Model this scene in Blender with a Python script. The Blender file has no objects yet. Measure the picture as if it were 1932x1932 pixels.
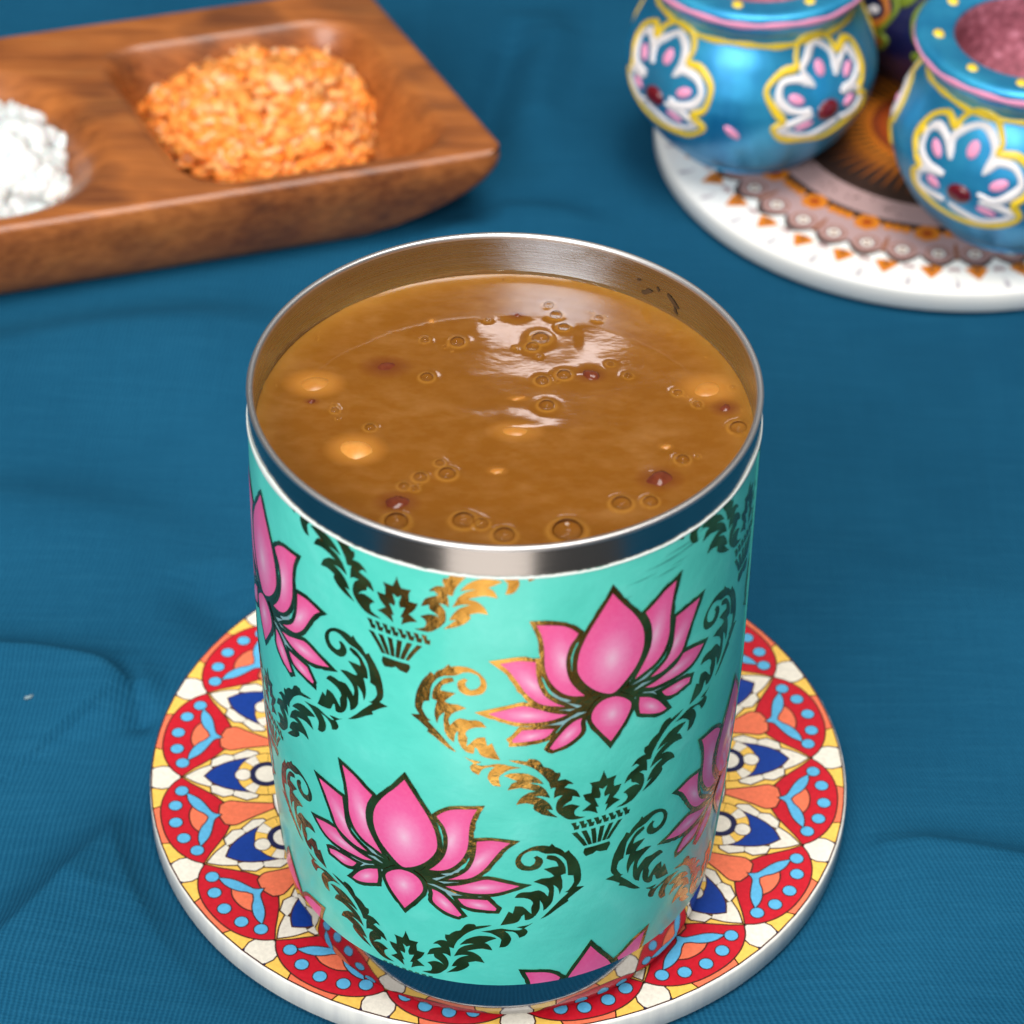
import bpy, bmesh, math, random
import numpy as np
from mathutils import Vector, Matrix, noise

random.seed(7)
rng = np.random.default_rng(7)
mm = 0.001
SC = bpy.context.scene
COL = SC.collection

# ------------------------------------------------------------------ camera
TABLE = -5.55                      # height of the cloth in mm; the coaster's top is z = 0
cam_d = bpy.data.cameras.new('camera')
cam = bpy.data.objects.new('camera', cam_d)
COL.objects.link(cam)
SC.camera = cam
cam_d.sensor_width = 36.0
cam_d.lens = 36.0 * 6200 / 1932
cam_d.clip_start = 0.01
cam_d.clip_end = 20
_p, _r = 0.698, 0.019
_fw = Vector((0, math.cos(_p), -math.sin(_p)))
_ri = Vector((1, 0, 0)); _up = _ri.cross(_fw)
_r2 = math.cos(_r) * _ri + math.sin(_r) * _up
_u2 = -math.sin(_r) * _ri + math.cos(_r) * _up
_m = Matrix((_r2, _u2, -_fw)).transposed().to_4x4()
_m.translation = Vector((1.333, -373.0, 389.07)) * mm
cam.matrix_world = _m
cam_d.dof.use_dof = True
cam_d.dof.focus_distance = 0.500
cam_d.dof.aperture_fstop = 27.0

# ------------------------------------------------------------------ light
w = bpy.data.worlds.new('World'); SC.world = w; w.use_nodes = True
wb = w.node_tree.nodes['Background']
wb.inputs[0].default_value = (0.95, 0.97, 1.0, 1); wb.inputs[1].default_value = 0.11

def area(name, loc, target, sx, sy, watts, color=(1, 1, 1)):
    d = bpy.data.lights.new(name, 'AREA'); d.shape = 'RECTANGLE'
    d.size = sx; d.size_y = sy; d.energy = watts; d.color = color
    o = bpy.data.objects.new(name, d); COL.objects.link(o)
    o.location = loc
    o.rotation_euler = (Vector(target) - Vector(loc)).to_track_quat('-Z', 'Y').to_euler()
    return o
area('ceiling_light', (0.15, 0.0, 1.5), (0, 0.08, 0), 0.75, 0.75, 22, (1.0, 0.97, 0.92))
area('window_light', (-0.50, -1.15, 0.95), (0, 0.0, 0.03), 0.9, 0.8, 27, (1.0, 0.99, 0.97))
area('wall_lamp', (0.027, 1.36, 1.084), (0, 0.026, 0.093), 0.08, 0.04, 0.085, (1.0, 0.93, 0.93))
area('floor_bounce_light', (-0.09, -0.95, -0.68), (0, 0, 0.07), 0.62, 0.7, 2.5, (1.0, 0.91, 0.84))

SC.view_settings.view_transform = 'Standard'
SC.view_settings.look = 'None'
SC.view_settings.gamma = 1
SC.view_settings.exposure = 0.06
SC.view_settings.use_curve_mapping = False
SC.cycles.use_denoising = True
SC.cycles.max_bounces = 10
SC.cycles.sample_clamp_indirect = 6

# ------------------------------------------------------------------ helpers
def srgb(r, g, b):
    f = lambda c: (c / 12.92 if c <= 0.04045 else ((c + 0.055) / 1.055) ** 2.4)
    return (f(r / 255), f(g / 255), f(b / 255), 1.0)

def mat(name, color, rough=0.5, metal=0.0, **kw):
    m = bpy.data.materials.new(name); m.use_nodes = True
    b = m.node_tree.nodes['Principled BSDF']
    b.inputs['Base Color'].default_value = color
    b.inputs['Roughness'].default_value = rough
    b.inputs['Metallic'].default_value = metal
    for k, v in kw.items():
        b.inputs[k.replace('_', ' ')].default_value = v
    return m

class NT:
    """small helper to wire shader nodes"""
    def __init__(s, m):
        s.t = m.node_tree; s.b = s.t.nodes['Principled BSDF']
    def n(s, kind, **kw):
        x = s.t.nodes.new('ShaderNode' + kind)
        for k, v in kw.items(): setattr(x, k, v)
        return x
    def l(s, a, b): s.t.links.new(a, b)
    def coords(s, scale=(1, 1, 1), kind='Object', rot=(0, 0, 0)):
        tc = s.n('TexCoord'); mp = s.n('Mapping')
        mp.inputs['Scale'].default_value = scale; mp.inputs['Rotation'].default_value = rot
        s.l(tc.outputs[kind], mp.inputs['Vector']); return mp.outputs[0]
    def noise(s, vec, scale, detail=3, rough=0.5):
        x = s.n('TexNoise'); x.inputs['Scale'].default_value = scale
        x.inputs['Detail'].default_value = detail; x.inputs['Roughness'].default_value = rough
        s.l(vec, x.inputs['Vector']); return x.outputs['Fac']
    def ramp(s, fac, stops):
        x = s.n('ValToRGB'); cr = x.color_ramp
        while len(cr.elements) > 1: cr.elements.remove(cr.elements[-1])
        for i, (p, c) in enumerate(stops):
            e = cr.elements[0] if i == 0 else cr.elements.new(p)
            e.position = p; e.color = c
        s.l(fac, x.inputs['Fac']); return x.outputs['Color']
    def mix(s, fac, a, b, blend='MIX'):
        x = s.n('Mix', data_type='RGBA', blend_type=blend)
        for sock, v in ((x.inputs[0], fac), (x.inputs[6], a), (x.inputs[7], b)):
            if hasattr(v, 'is_linked'): s.l(v, sock)
            else: sock.default_value = v
        return x.outputs[2]
    def math(s, op, a, b=0.0):
        x = s.n('Math', operation=op)
        for sock, v in ((x.inputs[0], a), (x.inputs[1], b)):
            if hasattr(v, 'is_linked'): s.l(v, sock)
            else: sock.default_value = v
        return x.outputs[0]
    def bump(s, h, strength, dist):
        x = s.n('Bump'); x.inputs['Strength'].default_value = strength
        x.inputs['Distance'].default_value = dist
        s.l(h, x.inputs['Height']); s.l(x.outputs[0], s.b.inputs['Normal']); return x

def mesh_obj(name, verts, faces, mats, parent=None, smooth=True, fmat=None, scale=mm):
    me = bpy.data.meshes.new(name)
    v = np.asarray(verts, dtype=float) * scale
    me.from_pydata([tuple(q) for q in v], [], [tuple(int(i) for i in f) for f in faces])
    for m in (mats if isinstance(mats, (list, tuple)) else [mats]): me.materials.append(m)
    if fmat is not None: me.polygons.foreach_set('material_index', list(fmat))
    if smooth: me.polygons.foreach_set('use_smooth', [True] * len(me.polygons))
    me.update()
    o = bpy.data.objects.new(name, me); COL.objects.link(o)
    if parent is not None: o.parent = parent
    return o

def grid_obj(name, X, Y, Z, m, parent=None, wrap=False):
    """X, Y, Z: 2-D arrays in mm -> quad grid (wrap closes the second axis)"""
    nr, nc = X.shape
    v = np.stack([X, Y, Z], -1).reshape(-1, 3)
    i, j = np.meshgrid(np.arange(nr - 1), np.arange(nc if wrap else nc - 1), indexing='ij')
    j2 = (j + 1) % nc
    f = np.stack([i * nc + j, i * nc + j2, (i + 1) * nc + j2, (i + 1) * nc + j], -1).reshape(-1, 4)
    me = bpy.data.meshes.new(name)
    me.vertices.add(len(v)); me.vertices.foreach_set('co', (v * mm).ravel())
    me.loops.add(f.size); me.loops.foreach_set('vertex_index', f.ravel())
    me.polygons.add(len(f)); me.polygons.foreach_set('loop_start', np.arange(len(f)) * 4)
    me.polygons.foreach_set('use_smooth', np.ones(len(f), bool))
    me.materials.append(m); me.update(calc_edges=True); me.validate()
    o = bpy.data.objects.new(name, me); COL.objects.link(o)
    if parent is not None: o.parent = parent
    return o

def lathe(name, prof, m, parent=None, seg=128, center=(0, 0), fmat=None, mats=None):
    """prof: list of (r, z) in mm, ordered so that normals face out when going up"""
    a = np.linspace(0, 2 * np.pi, seg, endpoint=False)
    r = np.array([p[0] for p in prof])[:, None]; z = np.array([p[1] for p in prof])[:, None]
    o = grid_obj(name, center[0] + r * np.cos(a), center[1] + r * np.sin(a), z + 0 * a, m, parent, wrap=True)
    return o

def thing(name, label, cat, loc=(0, 0, 0), group=None):
    o = bpy.data.objects.new(name, None); COL.objects.link(o)
    o.empty_display_size = 0.01; o.location = [c * mm for c in loc]
    return tag(o, label, cat, group)

def tag(o, label, cat, group=None, kind=None):
    o['label'] = label; o['category'] = cat
    if group: o['group'] = group
    if kind: o['kind'] = kind
    return o

# ---- flat outlines: smoothing, offsetting, and laying them on a curved sheet
def smooth_poly(p, sub=3, corner=50):
    p = [np.array(q, float) for q in p]; n = len(p); out = []
    def is_corner(i):
        a = p[i] - p[i - 1]; b = p[(i + 1) % n] - p[i]
        c = np.dot(a, b) / (np.linalg.norm(a) * np.linalg.norm(b) + 1e-9)
        return math.degrees(math.acos(max(-1, min(1, c)))) > corner
    cor = [is_corner(i) for i in range(n)]
    for i in range(n):
        p0, p1, p2, p3 = p[i - 1], p[i], p[(i + 1) % n], p[(i + 2) % n]
        if cor[i]: p0 = 2 * p1 - p2
        if cor[(i + 1) % n]: p3 = 2 * p2 - p1
        for k in range(sub):
            t = k / sub
            out.append(0.5 * (2 * p1 + (p2 - p0) * t + (2 * p0 - 5 * p1 + 4 * p2 - p3) * t * t + (3 * p1 - p0 - 3 * p2 + p3) * t ** 3))
    return np.array(out)

def smooth_line(p, sub=6):
    p = [np.array(q, float) for q in p]; out = []
    for i in range(len(p) - 1):
        p1, p2 = p[i], p[i + 1]
        p0 = p[i - 1] if i else 2 * p1 - p2
        p3 = p[i + 2] if i + 2 < len(p) else 2 * p2 - p1
        for k in range(sub):
            t = k / sub
            out.append(0.5 * (2 * p1 + (p2 - p0) * t + (2 * p0 - 5 * p1 + 4 * p2 - p3) * t * t + (3 * p1 - p0 - 3 * p2 + p3) * t ** 3))
    out.append(p[-1]); return np.array(out)

def area2(p): return np.sum(p[:, 0] * np.roll(p[:, 1], -1) - np.roll(p[:, 0], -1) * p[:, 1])

def offset(p, d, jitter=0.0):
    p = np.asarray(p, float)
    if area2(p) < 0: p = p[::-1]
    e = np.roll(p, -1, 0) - p
    e /= np.linalg.norm(e, axis=1)[:, None] + 1e-9
    nrm = np.stack([e[:, 1], -e[:, 0]], 1)
    a = np.roll(nrm, 1, 0) + nrm
    L = np.linalg.norm(a, axis=1)[:, None]; a = a / np.maximum(L, 1e-6)
    mit = 1 / np.maximum((a * nrm).sum(1), 0.42)
    dd = d + (jitter * rng.standard_normal(len(p)) if jitter else 0)
    return p + a * (mit * dd)[:, None]

class Sheet:
    """collects flat coloured pieces (s, t, layer) and lays them on a surface"""
    def __init__(s): s.bm = bmesh.new(); s.uv = s.bm.loops.layers.uv.new('UVMap'); s.lay = s.bm.faces.layers.float.new('lay')
    def poly(s, pts, lay, mi, uvmap=None):
        vs = [s.bm.verts.new((q[0], q[1], 0)) for q in pts]
        try: f = s.bm.faces.new(vs)
        except ValueError: return
        f.material_index = mi; f[s.lay] = lay
        if uvmap is not None:
            c, A = uvmap
            for lp in f.loops:
                d = A @ (np.array(lp.vert.co[:2]) - c); lp[s.uv].uv = (d[0], d[1])
    def finish(s, name, mats, fn, parent, du=1.5, dv=3.0, vclip=None):
        bm = s.bm
        bm.normal_update()
        bmesh.ops.reverse_faces(bm, faces=[f for f in bm.faces if f.normal.z < 0])
        if vclip:
            for z, sgn in ((vclip[0], -1), (vclip[1], 1)):
                bmesh.ops.bisect_plane(bm, geom=bm.verts[:] + bm.edges[:] + bm.faces[:], plane_co=(0, z, 0), plane_no=(0, sgn, 0), clear_outer=True, dist=1e-6)
        if not bm.faces: bm.free(); return None
        bmesh.ops.triangulate(bm, faces=bm.faces[:], ngon_method='EAR_CLIP')
        xs = [v.co.x for v in bm.verts]; ys = [v.co.y for v in bm.verts]
        for ax, lo, hi, st in ((0, min(xs), max(xs), du), (1, min(ys), max(ys), dv)):
            if not st: continue
            k = math.ceil(lo / st)
            while k * st < hi:
                co = (k * st, 0, 0) if ax == 0 else (0, k * st, 0); no = (1, 0, 0) if ax == 0 else (0, 1, 0)
                bmesh.ops.bisect_plane(bm, geom=bm.verts[:] + bm.edges[:] + bm.faces[:], plane_co=co, plane_no=no, dist=1e-6)
                k += 1
        vl = {}
        for f in bm.faces:
            for v in f.verts: vl[v.index if v.index >= 0 else id(v)] = f[s.lay]
        bm.verts.index_update(); vl = {}
        for f in bm.faces:
            for v in f.verts: vl[v.index] = f[s.lay]
        for v in bm.verts: v.co = Vector(fn(v.co.x, v.co.y, vl.get(v.index, 0))) * mm
        for f in bm.faces: f.smooth = True
        me = bpy.data.meshes.new(name); bm.to_mesh(me); bm.free()
        for m in mats: me.materials.append(m)
        o = bpy.data.objects.new(name, me); COL.objects.link(o); o.parent = parent
        return o

def pca_map(p, cx=0.0, cy=0.0, k=1.0):
    p = np.asarray(p); c = p.mean(0); q = p - c
    wv, vec = np.linalg.eigh(q.T @ q / len(q))
    A = np.diag(1 / (np.sqrt(wv) * 1.9 * k + 1e-6)) @ vec.T
    return (c + np.array([cx, cy]), A)

def ellipse(cx, cy, a, b, n=20, rot=0.0):
    t = np.linspace(0, 2 * np.pi, n, endpoint=False); c, s_ = math.cos(rot), math.sin(rot)
    x, y = a * np.cos(t), b * np.sin(t)
    return np.stack([cx + c * x - s_ * y, cy + s_ * x + c * y], 1)

# ------------------------------------------------------------------ materials
def cloth_material():
    m = mat('blue_ribbed_cloth', srgb(28, 92, 128), 0.85, Specular_IOR_Level=0.06)
    t = NT(m); v = t.coords()
    # ribs run up the cloth and lean over gradually towards one side
    tc = t.n('TexCoord'); sx = t.n('SeparateXYZ'); t.l(tc.outputs['Object'], sx.inputs[0])
    lean = t.math('MINIMUM', t.math('MAXIMUM', t.math('MULTIPLY', sx.outputs[0], 6.0), -0.12), 0.55)
    warp = t.math('MULTIPLY', t.noise(v, 14, 2, 0.5), 0.012)
    xx = t.math('ADD', t.math('ADD', sx.outputs[0], t.math('MULTIPLY', lean, sx.outputs[1])), warp)
    cv = t.n('CombineXYZ'); t.l(xx, cv.inputs[0]); t.l(t.math('ADD', sx.outputs[1], warp), cv.inputs[1])
    wv = t.n('TexWave', wave_type='BANDS', bands_direction='X', wave_profile='SIN'); wv.inputs['Scale'].default_value = 370; wv.inputs['Distortion'].default_value = 1.6; wv.inputs['Detail'].default_value = 3; wv.inputs['Detail Scale'].default_value = 3.0
    t.l(cv.outputs[0], wv.inputs['Vector'])
    wh = t.n('TexWave', wave_type='BANDS', bands_direction='Y', wave_profile='SIN'); wh.inputs['Scale'].default_value = 470; wh.inputs['Distortion'].default_value = 5; wh.inputs['Detail'].default_value = 3; wh.inputs['Detail Scale'].default_value = 2.0
    t.l(cv.outputs[0], wh.inputs['Vector'])
    slub = t.noise(t.coords(scale=(60, 900, 1), rot=(0, 0, 0.10)), 1.0, 4, 0.6)
    slub2 = t.noise(t.coords(scale=(700, 45, 1), rot=(0, 0, 0.10)), 1.0, 3, 0.6)
    big = t.noise(v, 22, 3, 0.5)
    h = t.math('ADD', t.math('MULTIPLY', wv.outputs['Fac'], 0.85), t.math('MULTIPLY', wh.outputs['Fac'], 0.3))
    c1 = t.ramp(slub, [(0.25, srgb(12, 69, 97)), (0.5, srgb(17, 81, 112)), (0.80, srgb(38, 104, 136))])
    c2 = t.mix(0.35, c1, t.ramp(slub2, [(0.3, srgb(12, 67, 95)), (0.7, srgb(23, 87, 118))]))
    c3 = t.mix(t.math('MULTIPLY', h, 0.5), t.mix(0.6, c2, srgb(4, 50, 80)), t.mix(0.45, c2, srgb(48, 118, 152)))
    c4 = t.mix(0.25, c3, t.ramp(big, [(0.3, srgb(11, 66, 94)), (0.7, srgb(27, 94, 127))]))
    t.l(c4, t.b.inputs['Base Color'])
    t.bump(t.math('ADD', t.math('MULTIPLY', h, 0.6), t.math('MULTIPLY', slub, 0.9)), 0.7, 0.00022)
    return m
M_cloth = cloth_material()

def steel_material(name, rough, aniso, base=(0.60, 0.59, 0.59, 1), bumpk=0.25):
    m = mat(name, base, rough, 1.0, Anisotropic=aniso)
    t = NT(m)
    tg = t.n('Tangent', direction_type='RADIAL', axis='Z'); t.l(tg.outputs[0], t.b.inputs['Tangent'])
    ln = t.noise(t.coords(scale=(6, 6, 2600)), 1.0, 3, 0.7)
    sp = t.noise(t.coords(), 420, 3, 0.6)
    r = t.n('MapRange'); r.inputs[1].default_value = 0.3; r.inputs[2].default_value = 0.8; r.inputs[3].default_value = rough * 0.8; r.inputs[4].default_value = rough * 1.5
    t.l(ln, r.inputs[0]); t.l(r.outputs[0], t.b.inputs['Roughness'])
    t.bump(t.math('ADD', ln, t.math('MULTIPLY', sp, 0.3)), bumpk, 0.00003)
    return m
M_steel = steel_material('brushed_steel', 0.15, 0.6, (0.37, 0.35, 0.33, 1))
M_rim = steel_material('worn_steel_rim', 0.42, 0.0, (0.66, 0.64, 0.63, 1), 0.5)
M_steel_in = steel_material('inner_steel', 0.26, 0.5, (0.47, 0.53, 0.60, 1))
M_steel_base = steel_material('polished_steel_foot', 0.08, 0.2, (0.40, 0.40, 0.42, 1), bumpk=0.1)

def wrap_material():
    m = mat('turquoise_wrap', srgb(84, 214, 196), 0.42, Coat_Weight=0.45, Coat_Roughness=0.16, Coat_IOR=1.45)
    t = NT(m); n1 = t.noise(t.coords(), 130, 5, 0.65); n2 = t.noise(t.coords(), 34, 3, 0.5)
    c = t.ramp(n1, [(0.3, srgb(80, 212, 192)), (0.55, srgb(94, 222, 203)), (0.75, srgb(118, 232, 216))])
    c = t.mix(0.35, c, t.ramp(n2, [(0.35, srgb(84, 216, 197)), (0.65, srgb(108, 230, 213))]))
    t.l(c, t.b.inputs['Base Color']); t.bump(t.math('ADD', n2, t.math('MULTIPLY', n1, 0.25)), 0.6, 0.0012)
    return m
M_wrap = wrap_material()

def foil_material():
    m = mat('gold_foil', srgb(196, 140, 66), 0.24, 1.0)
    t = NT(m)
    n1 = t.noise(t.coords(), 900, 3, 0.6); n2 = t.noise(t.coords(), 240, 2, 0.5)
    t.l(t.ramp(n2, [(0.3, srgb(168, 120, 50)), (0.7, srgb(222, 174, 88))]), t.b.inputs['Base Color'])
    t.bump(t.math('ADD', n1, n2), 0.5, 0.00022)
    return m
M_foil = foil_material()

def petal_material():
    m = mat('pink_petal_print', srgb(250, 105, 170), 0.42, Coat_Weight=0.5, Coat_Roughness=0.1)
    t = NT(m); uv = t.n('TexCoord'); ln = t.n('VectorMath', operation='LENGTH'); t.l(uv.outputs['UV'], ln.inputs[0])
    c = t.ramp(ln.outputs['Value'], [(0.0, srgb(254, 200, 226)), (0.22, srgb(253, 150, 198)), (0.52, srgb(251, 102, 168)), (1.0, srgb(249, 80, 148))])
    sp = t.noise(t.coords(), 1500, 2, 0.6)
    t.l(t.mix(0.10, c, t.ramp(sp, [(0.35, srgb(240, 90, 150)), (0.65, srgb(255, 170, 205))])), t.b.inputs['Base Color'])
    t.bump(t.noise(t.coords(), 60, 3, 0.5), 0.25, 0.0012)
    return m
M_petal = petal_material()
M_gap = mat('grey_blue_print', srgb(142, 186, 190), 0.42, Coat_Weight=0.5, Coat_Roughness=0.1)
M_scuff = mat('dark_scuff', srgb(48, 128, 122), 0.6)
M_paper = mat('white_paper_edge', srgb(226, 232, 228), 0.55)

# ------------------------------------------------------------------ tablecloth
COASTER = (-0.1, 23.5, 58.5)       # centre x, y and radius, mm
WHITE = (91.0, 222.3, 60.6)
TFR = np.array([-1.0, 190.0]); TU = -np.array([math.cos(math.radians(17.5)), math.sin(math.radians(17.5))])
TW = np.array([-32.0, 63.0]); TW /= np.linalg.norm(TW)

def seg_dist(X, Y, pts):
    """distance to a polyline, side (+ left of travel) and position along it"""
    best = np.full(X.shape, 1e9); side = np.zeros(X.shape); along = np.zeros(X.shape)
    L = [0.0]
    for a, b in zip(pts[:-1], pts[1:]): L.append(L[-1] + math.dist(a, b))
    for k, (a, b) in enumerate(zip(pts[:-1], pts[1:])):
        ex, ey = b[0] - a[0], b[1] - a[1]; ll = ex * ex + ey * ey
        t = np.clip(((X - a[0]) * ex + (Y - a[1]) * ey) / ll, 0, 1)
        dx, dy = X - a[0] - t * ex, Y - a[1] - t * ey; d = np.hypot(dx, dy)
        m = d < best
        best = np.where(m, d, best); side = np.where(m, np.sign(ex * dy - ey * dx), side); along = np.where(m, (L[k] + t * math.sqrt(ll)) / L[-1], along)
    return best, side, along

def fold(X, Y, pts, amp, wl, wr, ends=(0.15, 0.15), sharp=0.0):
    d, s, t = seg_dist(X, Y, [tuple(q) for q in smooth_line(pts, 5)])
    wd = np.where(s > 0, wl, wr)
    prof = (1 - sharp) * np.exp(-(d / wd) ** 2) + sharp * np.exp(-np.sqrt((d / wd) ** 2 + .004) * 1.4)
    e = np.clip(t / max(ends[0], 1e-3), 0, 1) * np.clip((1 - t) / max(ends[1], 1e-3), 0, 1)
    return amp * prof * e

def make_cloth():
    xs = np.unique(np.concatenate([np.linspace(-125, 125, 330), 125 + np.cumsum(np.linspace(1, 30, 36)), -125 - np.cumsum(np.linspace(1, 30, 36))]))
    ys = np.unique(np.concatenate([np.linspace(-88, 300, 480), 300 + np.cumsum(np.linspace(1, 30, 30))]))
    X, Y0 = np.meshgrid(xs, ys)
    Y = Y0 + 3.4
    Z = np.zeros_like(X)
    Z += fold(X, Y, [(-120, 57), (-89, 55.2), (-77.6, 53.7), (-66.4, 49.9), (-61.5, 42.6)], 6.5, 5, 17, (0.3, 0.12), .6)
    Z += fold(X, Y, [(-95, -46), (-82.4, -20.5), (-74.7, -7.7), (-69.6, 0.7), (-61.6, 16.7), (-55.5, 28.3)], 7.5, 6.5, 20, (0.25, 0.35), .6)
    Z -= fold(X, Y, [(-66.5, 57.5), (-63.7, 48), (-60, 38.7)], 3.2, 2.0, 3.5, (0.3, 0.2), .5)
    Z += fold(X, Y, [(57, 14), (72.2, 13.9), (90.5, 10.3), (125, 4)], 4.0, 4.5, 20, (0.2, 0.1), .6)
    Z -= fold(X, Y, [(2, 275), (-0.8, 262.7), (-3.5, 247), (-6, 228), (-8, 211)], 3.5, 6, 4, (0.2, 0.3))
    Z += fold(X, Y, [(8, 280), (8, 262), (5, 240), (4, 215)], 3.2, 6, 9, (0.2, 0.3))
    Z += fold(X, Y, [(-130, 132), (-102.8, 143.3), (-80.7, 150), (-54.6, 153), (-30, 150)], 4.0, 9, 20, (0.1, 0.3))
    Z += fold(X, Y, [(-22, 190), (-8, 195), (8, 196), (24, 190)], 2.6, 5, 10, (0.2, 0.3))
    Z += fold(X, Y, [(49.5, 97.5), (72.6, 82), (94.7, 76), (130, 70)], 1.3, 8, 14, (0.3, 0.1))
    Z += fold(X, Y, [(-120, 100), (-80, 96), (-50, 84)], 2.6, 9, 14, (0.1, 0.4))
    Z -= fold(X, Y, [(-56, 84), (-50, 72), (-44, 64)], 3.0, 5, 7, (0.3, 0.2))
    Z += fold(X, Y, [(-73, -0.6), (-69.6, 0.0), (-63, -3.5)], 0.5, 1.5, 2.5, (0.3, 0.3))
    wav = np.zeros_like(X)
    for k in range(14):
        a = rng.uniform(0, 2 * np.pi); L = rng.uniform(35, 130)
        wav += L / 130 * np.sin((X * np.cos(a) + Y * np.sin(a)) * 2 * np.pi / L + rng.uniform(0, 6.28))
    Z += 0.28 * wav
    Y = Y0
    # the cloth lies flat where things stand on it
    def flat(d, soft): return np.clip(d / soft, 0, 1) ** 1.3
    k = flat(np.hypot(X - COASTER[0], Y - COASTER[1]) - 56.5, 9) * flat(np.hypot(X - WHITE[0], Y - WHITE[1]) - WHITE[2] + 2, 10)
    iv = np.linalg.inv(np.stack([TU, TW], 1)); du = iv[0, 0] * (X - TFR[0]) + iv[0, 1] * (Y - TFR[1]); dv = iv[1, 0] * (X - TFR[0]) + iv[1, 1] * (Y - TFR[1])
    q = np.hypot(np.maximum(np.maximum(6 - du, du - 240), 0), np.maximum(np.maximum(8 - dv, dv - 64), 0))
    k *= flat(q, 9)
    Z = np.maximum(Z, -3.0) * k + TABLE - 0.05
    # unseen table front, placed near to shape steel and foil reflections: the cloth turns over the edge and hangs down
    ang = np.linspace(0.12, math.pi / 2, 8)
    rows_y = [ys[0] - 10 * math.sin(a) for a in ang] + [ys[0] - 10 - 0.5 * i for i in range(1, 7)]
    rows_z = [-10 * (1 - math.cos(a)) for a in ang] + [-10 - 45.0 * i for i in range(1, 7)]
    Xe = np.repeat(xs[None], len(rows_y), 0)
    Ye = np.array(rows_y)[:, None] + 5 * np.sin(Xe / 38.0) * np.clip(-np.array(rows_z) / 120, 0, 1)[:, None]
    Ze = Z[0][None] + np.array(rows_z)[:, None]
    X = np.concatenate([Xe[::-1], X]); Y = np.concatenate([Ye[::-1], Y]); Z = np.concatenate([Ze[::-1], Z])
    return grid_obj('tablecloth', X, Y, Z, M_cloth)
cloth = make_cloth()
tag(cloth, 'creased blue ribbed tablecloth spread under the coasters, the tray and the tumbler', 'tablecloth')

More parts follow.
